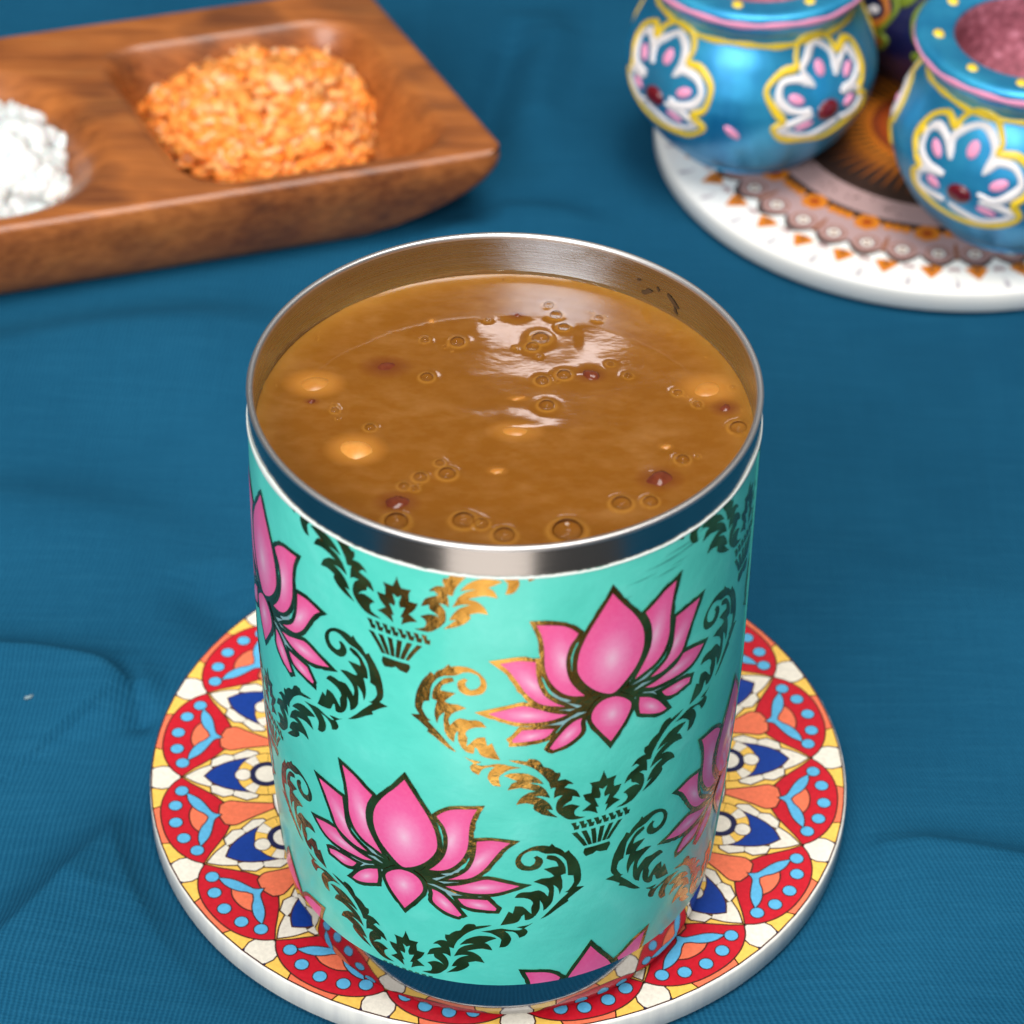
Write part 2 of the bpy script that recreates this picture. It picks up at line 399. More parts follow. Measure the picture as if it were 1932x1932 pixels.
# ------------------------------------------------------------------ red mandala coaster
def mandala_coaster():
    cx, cy, R = COASTER
    t = thing('round_coaster', 'round coaster with red, yellow and blue mandala print under the steel tumbler', 'coaster', (cx, cy, TABLE))
    def stone():
        m = mat('cream_ceramic', srgb(238, 234, 222), 0.32, Coat_Weight=0.3, Coat_Roughness=0.15)
        q = NT(m); n = q.noise(q.coords(scale=(400, 400, 40)), 1.0, 4, 0.6)
        q.l(q.ramp(n, [(0.35, srgb(226, 224, 218)), (0.6, srgb(242, 239, 230))]), q.b.inputs['Base Color']); return m
    ms = stone()
    prof = [(0, 0.3), (R - 1.2, 0.3), (R - 0.4, 0.6), (R, 1.0), (R, -TABLE - 0.45), (R - 0.12, -TABLE - 0.12), (R - 0.4, -TABLE), (0, -TABLE)]
    lathe('disc', prof, ms, t, 160)
    cols = dict(line=srgb(70, 30, 22), red=srgb(200, 16, 38), yellow=srgb(248, 200, 92), orange=srgb(240, 120, 84), blue=srgb(92, 178, 222), navy=srgb(2, 56, 146), cream=srgb(236, 229, 214), dark=srgb(20, 26, 74))
    names = list(cols); mats = []
    for n in names:
        m = mat('print_' + n, cols[n], 0.36, Coat_Weight=0.35, Coat_Roughness=0.12)
        q = NT(m); f = q.noise(q.coords(), 1300, 3, 0.7)
        c = cols[n]; q.l(q.ramp(f, [(0.3, tuple(x * 0.86 for x in c[:3]) + (1,)), (0.7, tuple(min(1, x * 1.06 + 0.004) for x in c[:3]) + (1,))]), q.b.inputs['Base Color'])
        mats.append(m)
    I = {n: i for i, n in enumerate(names)}
    def pol(a, r): return (r * math.sin(math.radians(a)), r * math.cos(math.radians(a)))
    for k in range(16):
        S = Sheet()
        rot = math.radians(4.0 + 11.25 + 22.5 * k)
        def put(pts, colr, lay, lw=0.24, smooth=True, both=False, m=0.0):
            for sg in ((1, -1) if both else (1,)):
                p = np.array([pol(sg * (a) + m, r) for a, r in pts])
                if smooth: p = smooth_poly(p, 3, 42)
                if lw: S.poly(offset(p, lw), lay, I['line'])
                S.poly(offset(p, -0.02), lay + 1, I[colr])
        put([(4.2, 58.1), (8.7, 58.1), (9.1, 56.2), (7.5, 54.6), (4.8, 56.0)], 'yellow', 1, both=True, smooth=False)
        put([(-4.0, 58.1), (0, 58.1), (4.0, 58.1), (4.6, 56.0), (-4.6, 56.0)], 'orange', 1, smooth=False)
        put([(0, 52.9), (-2.4, 54.6), (-2.7, 56.4), (-2.2, 58.1), (2.2, 58.1), (2.7, 56.4), (2.4, 54.6)], 'cream', 3, m=11.25, smooth=False)
        put([(-2.5, 58.12), (-2.3, 57.6), (-1.9, 58.12)], 'dark', 4, lw=0, m=11.25, smooth=False, both=True)
        put([(-11.2, 52.9), (-9.4, 54.6), (-6.6, 56.1), (-3.4, 56.9), (0, 57.1), (3.4, 56.9), (6.6, 56.1), (9.4, 54.6), (11.2, 52.9), (9.2, 51.0), (7.3, 48.9), (5.2, 47.3), (2.6, 46.6), (0, 47.4), (-2.6, 46.6), (-5.2, 47.3), (-7.3, 48.9), (-9.2, 51.0)], 'red', 5)
        put([(0.6, 38.5), (2.4, 43), (3.6, 46.4), (5.6, 47.6), (7.5, 49.3), (9.4, 51.3), (11.2, 53), (11.25, 38.5)], 'yellow', 7, both=True, smooth=False)
        put([(-.8, 38.5), (-2.5, 43), (-3.5, 45.5), (-2.7, 47.1), (0, 47.6), (2.7, 47.1), (3.5, 45.5), (2.5, 43), (.8, 38.5)], 'orange', 9)
        put([(-.12, 47.6), (.12, 47.6), (.12, 48.3), (-.12, 48.3)], 'line', 8, lw=0, smooth=False)
        put([(-3.4, 51.6), (-1.8, 52.3), (0, 52.5), (1.8, 52.3), (3.4, 51.6), (1.6, 50.2), (0, 49.4), (-1.6, 50.2)], 'orange', 9)
        put([(0, 47.4), (.9, 48.6), (2.4, 49.2), (4.2, 49.9), (5.6, 50.8), (6.9, 52.3), (5.2, 52.2), (3.6, 51.7), (2.2, 50.9), (1.2, 50.0), (0, 49.4), (-1.2, 50.0), (-2.2, 50.9), (-3.6, 51.7), (-5.2, 52.2), (-6.9, 52.3), (-5.6, 50.8), (-4.2, 49.9), (-2.4, 49.2), (-.9, 48.6)], 'blue', 12, lw=0.2)
        # pointed white leaves around the blue drop on the ray between two scallops
        put([(0, 52.6), (-1.7, 50.6), (-3.0, 48.4), (0, 47.5), (3.0, 48.4), (1.7, 50.6)], 'cream', 11, m=11.25)
        put([(-2.6, 48.3), (-4.6, 48.2), (-6.2, 46.4), (-6.0, 44.9), (-4.0, 43.9)], 'cream', 11, m=11.25, both=True)
        put([(-4.0, 44.6), (-6.2, 44.7), (-8.0, 42.6), (-7.6, 40.9), (-5.0, 39.8)], 'cream', 11, m=11.25, both=True)
        put([(0, 49.2), (-1.9, 47.9), (-3.4, 46.2), (-4.6, 44.0), (-5.6, 41.5), (-6.1, 38.5), (-5.6, 36), (5.6, 36), (6.1, 38.5), (5.6, 41.5), (4.6, 44.0), (3.4, 46.2), (1.9, 47.9)], 'navy', 13, m=11.25)
        for j in range(9):
            a0, a1 = math.radians(-30 + 26.67 * j), math.radians(-30 + 26.67 * (j + 1))
            c0 = np.array(pol(0, 38.9)); ring = [c0 + 4.9 * np.array((math.cos(a), math.sin(a))) for a in np.linspace(a0, a1, 5)] + [c0 + 2.9 * np.array((math.cos(a), math.sin(a))) for a in np.linspace(a1, a0, 5)]
            if j == 4: ring = [c0 + np.array((0, 3.95)) + 1.35 * np.array((math.cos(a), math.sin(a))) for a in np.linspace(0, 6.28, 16, endpoint=False)]
            rm = -math.radians(11.25); ring = [(q[0] * math.cos(rm) - q[1] * math.sin(rm), q[0] * math.sin(rm) + q[1] * math.cos(rm)) for q in ring]
            S.poly(offset(ring, 0.14), 15 + (j == 4) * 2, I['line']); S.poly(offset(ring, -0.04), 16 + (j == 4) * 2, I['cream' if j in (2, 4, 6) else 'yellow'])
        cc = pol(11.25, 38.9)
        S.poly(ellipse(*cc, 2.8, 2.8), 19, I['dark']); S.poly(ellipse(*cc, 1.9, 1.9), 20, I['cream'])
        put([(-5.6, 37.3), (5.6, 37.3), (5.4, 30), (0, 26), (-5.4, 30)], 'red', 5, m=11.25)
        put([(-4.4, 36.0), (0, 37.0), (4.4, 36.0), (3.0, 30.5), (0, 28), (-3.0, 30.5)], 'yellow', 7, m=11.25)
        put([(-5.2, 33), (0, 37.2), (5.2, 33), (3, 22), (0, 18), (-3, 22)], 'navy', 9)
        put([(-3.2, 33), (0, 35.0), (3.2, 33), (2, 25), (0, 22), (-2, 25)], 'cream', 11)
        for a, r in ((-7.7, 53.15), (-4.1, 54.45), (0, 54.95), (4.1, 54.45), (7.7, 53.15)):
            p = pol(a + rng.normal(0, .08), r); S.poly(ellipse(*p, 1.26, 1.26), 12, I['line']); S.poly(ellipse(*p, 1.07, 1.07), 13, I['blue'])
        ca, sa = math.cos(rot - math.pi / 2), math.sin(rot - math.pi / 2)
        z0 = -TABLE
        S.finish('mandala_sector', mats, lambda x, y, l: (ca * x - sa * y - 0.1, sa * x + ca * y + 0.2, z0 + 0.01 + 0.008 * l), t, du=0, dv=0)
    S = Sheet(); S.poly(ellipse(0, 0, 17.5, 17.5, 60), 1, I['red']); S.poly(ellipse(0, 0, 13, 13, 60), 2, I['yellow']); S.poly(ellipse(0, 0, 8, 8, 40), 3, I['navy'])
    S.finish('mandala_centre', mats, lambda x, y, l: (x, y, -TABLE + 0.01 + 0.008 * l), t, du=0, dv=0)
mandala_coaster()

# ------------------------------------------------------------------ steel tumbler with printed wrap
PZ = [0, .6, 1.6, 3, 5, 9, 14, 24, 35, 46, 56, 101]
PR = [30.7, 31.8, 32.6, 33.2, 33.7, 34.2, 34.7, 35.5, 36.2, 36.7, 37, 37]
_zz = np.linspace(0, 101, 405); _rr = np.interp(_zz, PZ, PR)
_ker = np.exp(-np.linspace(-2, 2, 25) ** 2); _ker /= _ker.sum()
_rs = np.convolve(np.pad(_rr, 12, 'edge'), _ker, 'valid'); _bl = np.clip((_zz - 2) / 4, 0, 1); _rs = _rs * _bl + _rr * (1 - _bl)
def Rz(z): return np.interp(z, _zz, _rs)
CUPZ = 0.22                        # stands on the print
TOP, WRAP_TOP, WRAP_BOT = 100.5, 95.4, 10.3
def cup_pt(s, z, off):
    a = s / 37.0; r = float(Rz(z)) + off
    return (r * math.sin(a), -r * math.cos(a), z)
tumbler = thing('tumbler', 'steel tumbler wrapped in turquoise paper with pink lotus and gold scroll print', 'tumbler', (0, 0, CUPZ))
zs = np.concatenate([np.linspace(0, 4, 14), np.linspace(4.5, 11, 12)])
lathe('steel_foot', [(0, 1.2), (29.0, 1.0), (30.0, 0.1)] + [(float(Rz(z)), z) for z in zs] + [(float(Rz(11.5)) - 0.05, 11.5)], M_steel_base, tumbler, 192)
lathe('steel_band', [(36.98, 93.5), (37.0, 94.5), (37.0, 99.6), (37.02, 99.9)], M_steel, tumbler, 192)
lathe('rim', [(37.02, 99.9), (37.08, 100.2), (36.98, 100.44), (36.75, 100.52), (36.4, 100.5), (36.18, 100.38), (36.08, 100.1), (36.1, 99.8)], M_rim, tumbler, 192)
lathe('inner_wall', [(36.1, 99.8), (36.12, 96), (36.12, 60), (35.0, 30), (32.5, 5), (30, 3), (0.01, 2.6)], M_steel_in, tumbler, 192)
th = np.linspace(-math.pi, math.pi, 400, endpoint=False)
zc = np.linspace(WRAP_BOT, WRAP_TOP, 110)
Rr_ = Rz(zc)[:, None] + 0.10
blis = np.zeros((len(zc), len(th)))
for k in range(26):
    a0, z0, wa, wz, am = rng.uniform(-3.1, 3.1), rng.uniform(12, 92), rng.uniform(.02, .07), rng.uniform(1.5, 6), rng.uniform(-.03, .05)
    blis += am * np.exp(-((th[None] - a0) / wa) ** 2 - ((zc[:, None] - z0) / wz) ** 2)
grid_obj('wrap', (Rr_ + 0 * blis) * np.sin(th)[None], -(Rr_ + 0 * blis) * np.cos(th)[None], zc[:, None] + 0 * blis, M_wrap, tumbler, wrap=True)
# worn white paper edge standing out under the steel band
na = 560; ta = np.linspace(-math.pi, math.pi, na, endpoint=False)
nz = np.array([noise.noise(Vector((math.cos(a) * 9, math.sin(a) * 9, 3.1))) for a in ta]) * 0.35 + np.array([noise.noise(Vector((math.cos(a) * 60, math.sin(a) * 60, 1.1))) for a in ta]) * 0.3
torn = np.exp(-((ta + 1.15) / 0.28) ** 2) * 0.9 + np.exp(-((ta - 1.25) / 0.12) ** 2) * 0.7
lo = WRAP_TOP - 0.30 - 0.15 * np.abs(nz) - 0.3 * torn
hi = WRAP_TOP + 0.02 + nz * 0.45 + torn
grid_obj('paper_edge', np.stack([37.13 * np.sin(ta), 37.24 * np.sin(ta), 37.2 * np.sin(ta), 37.03 * np.sin(ta)]), -np.stack([37.13 * np.cos(ta), 37.24 * np.cos(ta), 37.2 * np.cos(ta), 37.03 * np.cos(ta)]), np.stack([lo, lo * .6 + hi * .4, hi, hi + 0.05]), M_paper, tumbler, wrap=True)
# vertical seam where the wrap overlaps itself
sa = 1.36
for_seam = np.linspace(WRAP_BOT + .2, WRAP_TOP - .5, 40)
grid_obj('wrap_seam', np.stack([(Rz(for_seam) + o) * np.sin(sa + d) for o, d in ((.11, -.012), (.34, -.004), (.30, .012), (.11, .016))]), -np.stack([(Rz(for_seam) + o) * np.cos(sa + d) for o, d in ((.11, -.012), (.34, -.004), (.30, .012), (.11, .016))]), np.stack([for_seam] * 4), M_wrap, tumbler)

MOTIF = {'petals': {'C': [(0.41, 19.37), (2.09, 16.35), (3.83, 13.08), (4.95, 10.06), (5.29, 7.09), (4.88, 5.14), (3.68, 3.13), (2.06, 1.47), (0.14, 0.35), (-0.95, 0.62), (-2.31, 2.01), (-3.94, 4.12), (-4.86, 6.53), (-5.04, 8.96), (-4.51, 11.56), (-3.02, 14.4), (-1.32, 16.75)], 'R1': [(5.23, 13.32), (6.37, 14.5), (8.09, 15.39), (11.25, 15.87), (10.41, 13.49), (10.06, 10.97), (9.94, 8.08), (9.43, 5.81), (8.55, 4.01), (7.28, 2.46), (5.74, 1.55), (3.91, 1.18), (5.23, 2.86), (6.28, 4.79), (6.81, 7.12), (6.83, 9.28), (6.34, 11.32), (5.6, 12.55)], 'R2': [(11.17, 8.96), (13.49, 9.34), (16.19, 8.8), (14.98, 7.55), (13.77, 5.51), (12.55, 3.26), (11.32, 1.69), (9.81, 0.56), (6.75, -0.24), (8.29, 0.83), (9.81, 2.41), (10.68, 4.55), (11.05, 6.77)], 'R3': [(6.34, -1.87), (8.53, -1.18), (10.82, -0.05), (12.82, 0.7), (15.33, 0.03), (17.73, -0.83), (15.86, -1.69), (13.6, -2.46), (10.82, -2.7), (8.52, -2.52)], 'R4': [(8.25, -4.28), (10.82, -4.04), (12.86, -4.04), (14.27, -5.89), (14.15, -6.48), (12.36, -6.37), (10.05, -6.07), (9.02, -5.46)], 'R5': [(4.22, -3.05), (5.4, -3.45), (6.69, -4.63), (7.98, -6.45), (8.88, -8), (8.35, -8.48), (6.65, -7.89), (5.08, -6.8), (4.3, -5.67), (4.39, -4.12)], 'BT': [(-0.29, -0.4), (1.2, -0.54), (2.39, -1.58), (2.89, -3.1), (2.58, -4.55), (1.28, -6.77), (-0.34, -9.18), (-1.28, -7.87), (-2.5, -5.97), (-3.29, -4.09), (-3.37, -2.81), (-2.46, -1.61), (-1.28, -0.72)], 'L5': [(-9.92, -7.47), (-8.42, -5.16), (-6.72, -3.48), (-4.83, -2.46), (-4.77, -4.12), (-5.01, -5.78), (-7.25, -7.01), (-8.92, -7.57)], 'L4': [(-14.64, -4.23), (-13.09, -3.64), (-10.96, -3.45), (-8.79, -3.51), (-9.72, -4.87), (-11.47, -5.49), (-13.24, -5.24), (-14.35, -5.14)], 'L3': [(-17.28, 0.59), (-14.84, 1.36), (-12.63, 1.69), (-11.33, 0.4), (-9.37, -0.32), (-7.48, -0.8), (-5.65, -1.04), (-7.23, -1.71), (-9.49, -1.9), (-11.86, -2.01), (-14.39, -1.79), (-16.01, -0.8)], 'L2': [(-15.57, 10.52), (-13.39, 10.33), (-10.7, 9.85), (-10.55, 7.09), (-10.37, 4.68), (-9.51, 2.7), (-7.98, 1.47), (-6.47, 0.54), (-8.35, 0.51), (-10.26, 1.12), (-12.23, 2.33), (-13.12, 4.6), (-14.31, 7.71)], 'L1': [(-10.33, 16.91), (-8.18, 15.97), (-6.43, 14.56), (-5.02, 13.57), (-5.96, 11.32), (-6.37, 8.94), (-6.19, 6.53), (-5.39, 4.44), (-4.3, 2.46), (-3.76, 1.47), (-5.49, 2.19), (-7.27, 3), (-8.75, 4.63), (-9.54, 7.38), (-9.51, 10.62), (-9.82, 13.94)]}, 'arm': {'volute': [(-25.98, 5.86), (-25.38, 5.43), (-24.78, 6.37), (-23.88, 7.06), (-23.3, 7.87), (-22.97, 7.44), (-21.97, 7.76), (-20.66, 7.73), (-19.35, 7.09), (-18.47, 6.21), (-17.95, 5.06), (-18.01, 3.85), (-18.58, 2.92), (-19.6, 2.49), (-20.77, 2.46), (-21.66, 3.02), (-22.07, 3.96), (-21.89, 4.98), (-21.08, 5.59), (-20.64, 5.27), (-20.93, 4.74), (-20.78, 3.96), (-20.19, 3.45), (-19.32, 3.75), (-18.82, 4.58), (-18.82, 5.57), (-19.34, 6.42), (-20.21, 6.8), (-21.23, 6.66), (-22.41, 5.86), (-23.89, 5.57), (-24.93, 4.74), (-25.69, 3.56), (-25.99, 1.5), (-26.07, 0.27), (-26.91, -0.05), (-27.14, -1.63), (-26.3, -3.21), (-25.77, -3.48), (-26.3, -3.72), (-25.39, -4.79), (-24.17, -6.31), (-23.1, -7.71), (-22.05, -8.94), (-23.27, -8.37), (-25.19, -6.66), (-26.48, -5.78), (-26.26, -5.32), (-27.56, -4.12), (-28.87, -3.13), (-27.54, -2.81), (-28.21, -1.5), (-28.08, 0.8), (-27.54, 2.92), (-26.9, 4.23), (-26.29, 5.19)], 'inner': [(-22.7, 5.43), (-23.59, 5.24), (-24.33, 4.68), (-25.08, 3.53), (-25.61, 2.19), (-25.69, 0.78), (-24.93, 0.56), (-25.23, -0.7), (-25.31, -2.33), (-24.93, -3.85), (-24.62, -2.35), (-23.87, -1.39), (-24.02, -2.84), (-23.87, -5.03), (-23.26, -6.31), (-22.51, -6.98), (-22.36, -5.54), (-21.92, -4.63), (-21.91, -6.48), (-21.3, -8), (-20.4, -8.78), (-19.66, -8.8), (-19.52, -7.55), (-19.08, -7.92), (-18.77, -8.91), (-17.88, -9.45), (-15.88, -9.87), (-16.41, -8.56), (-17.1, -6.64), (-17.76, -7.09), (-18.07, -5.49), (-19.24, -5.67), (-20.27, -7.04), (-20.71, -7.49), (-20.57, -5.86), (-20.87, -5.08), (-20.43, -4.2), (-19.4, -3.67), (-17.94, -3.53), (-18.53, -2.57), (-19.42, -2.27), (-20.45, -2.38), (-21.63, -2.17), (-22.52, -2.92), (-23.12, -3.85), (-23.27, -2.68), (-22.83, -1.58), (-21.93, -0.8), (-20.75, -0.11), (-21.94, 0.4), (-23.13, 0.37), (-23.88, 0.62), (-23.43, 1.31), (-22.24, 2.54), (-23.58, 2.68), (-24.48, 2.68), (-24.18, 3.75), (-23.29, 4.31), (-22.55, 4.76)], 'low1': [(-21.07, -9.55), (-20.25, -10.01), (-19.35, -10.19), (-18.46, -10.44), (-19.35, -10.81), (-18.9, -11.08), (-17.57, -10.97), (-16.09, -10.6), (-14.46, -11), (-12.82, -11.48), (-14.45, -11.75), (-15.77, -12.87), (-16.06, -13.51), (-15.74, -15.17), (-16.78, -15.01), (-17.46, -13.97), (-17.62, -12.95), (-17.11, -11.77), (-16.53, -11.24), (-17.86, -11.4), (-18.6, -12.09), (-18.89, -13), (-19.79, -12.5), (-20.19, -11.53), (-19.65, -10.76)], 'low2': [(-15.32, -12.98), (-14.44, -12.58), (-12.66, -12.5), (-11.15, -13.19), (-10.08, -14.26), (-9.53, -15.14), (-10.82, -14.69), (-11.73, -14.58), (-10.36, -15.17), (-9.27, -16.32), (-8.53, -18.17), (-9.84, -17.53), (-10.91, -17.47), (-9.52, -18.22), (-8.57, -19.48), (-8.07, -20.76), (-9.01, -20.47), (-8.53, -21), (-7.32, -22.45), (-8.96, -21.81), (-10.22, -20.95), (-11, -19.99), (-10.86, -19.24), (-12.09, -18.78), (-13.44, -19), (-12.86, -17.63), (-11.68, -16.64), (-10.63, -16.43), (-11.54, -16), (-13.05, -15.57), (-14.76, -15.95), (-14.11, -14.56), (-13.37, -14.15), (-14.27, -13.59)], 'up': [(-14.62, -9.87), (-13.29, -10.01), (-12.1, -10.3), (-11.81, -9.82), (-10.92, -9.9), (-10.16, -10.52), (-9.68, -11.61), (-8.92, -11.93), (-8.15, -12.6), (-7.84, -13.06), (-7.22, -13.19), (-7.13, -13.94), (-7.48, -14.72), (-6.41, -14.74), (-5.61, -15.36), (-5.12, -16.03), (-5.91, -15.81), (-6.51, -16.43), (-5.56, -16.88), (-4.59, -17.58), (-4.05, -19.05), (-5.18, -18.52), (-5.31, -19.35), (-6.08, -19.8), (-6.83, -20.71), (-6.07, -20.23), (-5.12, -20.25), (-3.98, -20.92), (-4.75, -21.67), (-4.55, -22.82), (-2.98, -23.55), (-4.36, -23.65), (-5.64, -23.31), (-6.78, -22.23), (-7.44, -21.22), (-7.63, -20.09), (-7.36, -18.84), (-6.61, -17.93), (-7.39, -17.95), (-7.99, -18.38), (-7.95, -16.99), (-7.75, -16.05), (-8.51, -16.21), (-8.85, -14.88), (-9.64, -13.49), (-10.72, -12.09), (-12.09, -11.02), (-13.43, -10.52)], 'palm': [(-0.44, -14.8), (-0.95, -16.21), (-1.09, -16.7), (-2.64, -16.56), (-2.28, -17.45), (-2.3, -18.76), (-3.59, -18.76), (-3.14, -19.99), (-2.27, -21.06), (-3.53, -22.15), (-2.29, -22.58), (-1.09, -23.47), (-1.41, -22.02), (-0.99, -22.07), (-1.75, -20.04), (-0.92, -20.34), (-0.78, -19.53), (-1.19, -18.06), (-0.51, -18.54), (-0.32, -18.19)]}, 'gap': [(-14.14, -3.1), (-7.21, -1.39), (-12.8, 1.58), (-6.46, 0.91), (-10.34, 10.27), (-5.79, 2.38), (-4.68, 13.57), (-1.71, 3.02), (4.98, 13.08), (6.03, 5.11), (10.92, 8.75), (8.55, 2.01), (12.82, 0.99), (8.28, -1.42), (13.36, -3.24), (7.22, -4.12), (3.58, -4.2), (1.95, -2.89), (-0.25, -3.02), (-3.16, -4.41), (-4.35, -4.66), (-7.41, -4.52)]}
def lotus(js, jz, mirror):
    S = Sheet(); sg = -1 if mirror else 1
    tr = lambda p: np.array([(js + sg * x, jz + z) for x, z in p])
    S.poly(tr(MOTIF['gap']), .6, 2)
    S.poly(tr([(x * .52, z * .5) for x, z in MOTIF['gap']]), 1.2, 0)
    order = ['R4', 'L4', 'R5', 'L5', 'R3', 'L3', 'R2', 'L2', 'R1', 'L1', 'BT', 'C']
    for i, k in enumerate(order):
        p = smooth_poly(tr(MOTIF['petals'][k]), 3, 48)
        S.poly(offset(p, 0.74 if k == 'C' else 0.70, 0.06), 2 + i * 2 * 0.3, 0)
        q = offset(p, -0.03)
        S.poly(q, 3 + i * 2 * 0.3, 1, pca_map(p, 0, -1.2 if k == 'C' else 0))
    return S.finish('lotus_print', [M_foil, M_petal, M_gap], lambda s, z, l: cup_pt(s, z, 0.13 + 0.014 * l), tumbler, vclip=(WRAP_BOT + .1, WRAP_TOP - .3))
def scroll(js, jz):
    S = Sheet(); ax = -0.5
    def put(pts, sg=1, sm=True):
        p = np.array([(js + ax + sg * (x - ax), jz + z) for x, z in pts])
        if sm: p = smooth_poly(p, 2, 58)
        S.poly(offset(p, 0.0, 0.02), 2, 0)
    for k, pts in MOTIF['arm'].items():
        put(pts, 1); put(pts, -1)
    for i in range(8):                                   # plaited band of the flower basket
        x0 = -5.2 + 1.18 * i
        put([(x0, -24.3), (x0 + .75, -24.3), (x0 + .9, -25.1), (x0 + 1.35, -25.0), (x0 + 1.25, -25.9), (x0 + .55, -25.9), (x0 + .4, -25.2)], 1, False)
    for i in range(6):                                   # ribs of the basket
        f = i / 5; xt = -4.6 + 7.4 * f; xb = -2.7 + 3.6 * f; bow = (0.5 - f) * 1.2
        put([(xt - .38, -26.5), (xt + .38, -26.5), (xt * .45 + xb * .55 + bow * .2 + .4, -28.4), (xb + .3, -29.9), (xb - .3, -29.9), (xt * .45 + xb * .55 + bow * .2 - .35, -28.4)], 1, False)
    put([(-2.8, -30.5), (1.2, -30.5), (1.4, -31.2), (0.9, -32.3), (-.2, -32.1), (-.8, -31.7), (-1.4, -32.1), (-2.5, -32.3), (-3.0, -31.4)], 1)
    return S.finish('scroll_print', [M_foil], lambda s, z, l: cup_pt(s, z, 0.13 + 0.012 * l), tumbler, vclip=(WRAP_BOT + .1, WRAP_TOP - .3))
for ci, (js, mir) in enumerate(((-104.1, True), (-74.1, True), (-44.1, False), (-14.1, False), (16.2, True), (46.3, True), (76.4, True))):
    for jz in ((107.6, 34.9) if ci % 2 else (70.8, -2.4)):
        if abs(js) > 112: continue
        if jz < 90: lotus(js, jz, mir)
        if jz > 10: scroll(js, jz)
S = Sheet()
for (x, z, L, wd) in ((20.5, 92.0, 9, .10), (24, 93.2, 7, .08), (18, 90.6, 5, .07), (22, 90.0, 6, .07), (27, 92.6, 5, .10), (16, 88.2, 3.2, .06), (25, 90.8, 4, .06), (30, 94.0, 4, .08)):
    S.poly([(x, z), (x + L * .5, z + wd + L * .02), (x + L, z + L * .06), (x + L * .5, z - wd + L * .02)], 4, 0)
S.finish('scuff_mark', [M_scuff], lambda s, z, l: cup_pt(s, z, 0.15), tumbler)

M_speck = mat('dried_drink', srgb(74, 56, 38), .5)           # dried specks on the inner wall
for (x, z, a, b, r) in ((22.5, 95.4, 1.1, .45, .5), (24.5, 96.8, .5, .2, -.9), (27.5, 96.0, 1.6, .4, -.6), (28.0, 94.6, .9, .22, -1.1), (21.0, 96.9, .35, .2, .3)):
    S = Sheet(); S.poly(ellipse(x, z, a, b, 12, r) + rng.normal(0, .06, (12, 2)), 1, 0)
    S.finish('dried_speck', [M_speck], lambda s, z, l: (36.02 * math.sin(s / 36.0), 36.02 * math.cos(s / 36.0), z), tumbler)

# ------------------------------------------------------------------ the sweet brown pudding in the tumbler
LQ = 92.7 + CUPZ
BUB = [(6.3, 28.9, .78), (7.4, 26.4, .95), (8.6, 23.4, .86), (5.1, 20.4, 1.3), (3.9, 18.3, .95), (13.8, 25.8, .69), (-7.3, 19.2, 1.08), (-2.9, 24.9, .43), (-12.2, 19.5, .61), (-11.6, 10.4, .95), (5.4, 10.1, .95), (8.6, 11.6, 1.04), (6.1, 4.2, 1.12), (28.1, 5.2, .69), (25.3, 7.8, .69), (25.6, -7.7, .95), (-8.0, -11.9, 1.21), (-11.8, -12.8, .95), (-14.0, -14.9, .78), (-12.5, -15.3, .61), (-9.1, -9.5, .69), (-19.4, -1.7, .78), (-14.8, -22.7, 1.64), (-5.4, -22.2, 1.56), (-3.0, -22.8, 1.04), (0.3, -25.2, 1.47), (9.1, -24.0, 2.16), (16.7, -17.8, 1.38), (20.8, -17.2, 1.04), (-24.7, 2.2, .61), (33.4, 9.2, .61), (15.5, 14.5, .52), (18.1, 11.7, .61), (33.9, -0.2, 1.3)]
_g = np.random.default_rng(11)
for _k in range(44):
    if _k < 20:
        _b = BUB[int(_g.integers(0, 34))]; _a = _g.uniform(0, 6.28); _q = _b[2] * 1.5 + _g.uniform(.2, 1.6); _x, _y = _b[0] + _q * math.cos(_a), _b[1] + _q * math.sin(_a)
    else:
        _a = _g.uniform(0, 6.28); _x, _y = (35.2 - abs(_g.normal(0, .5))) * math.cos(_a), (35.2 - abs(_g.normal(0, .5))) * math.sin(_a)
    if math.hypot(_x, _y) < 35.4: BUB.append((_x, _y, float(_g.uniform(.16, .36))))
CASH = [(-28.1, 8.4, 3.5, 2.6), (-21.2, -6.7, 3.4, 2.9), (1.6, -1.8, 3.2, 2.0), (29.6, 8.9, 3.7, 2.9)]
RAIS = [(-17.8, 12.8, 2.9, 2.1), (12.6, 11.7, 1.8, 1.4), (-14.9, -18.4, 2.5, 2.0), (22.2, -12.0, 2.6, 2.1), (32.2, 4.4, 1.8, 1.5), (1.5, 26.2, 1.1, .8), (-28.2, 4.1, 1.0, .6)]
CHIP = [(1.9, 5.9, 1.3, .5), (-0.9, -10.9, 1.2, .8), (23.3, -4.7, .9, .6), (-11.3, 24.4, .6, .6)]

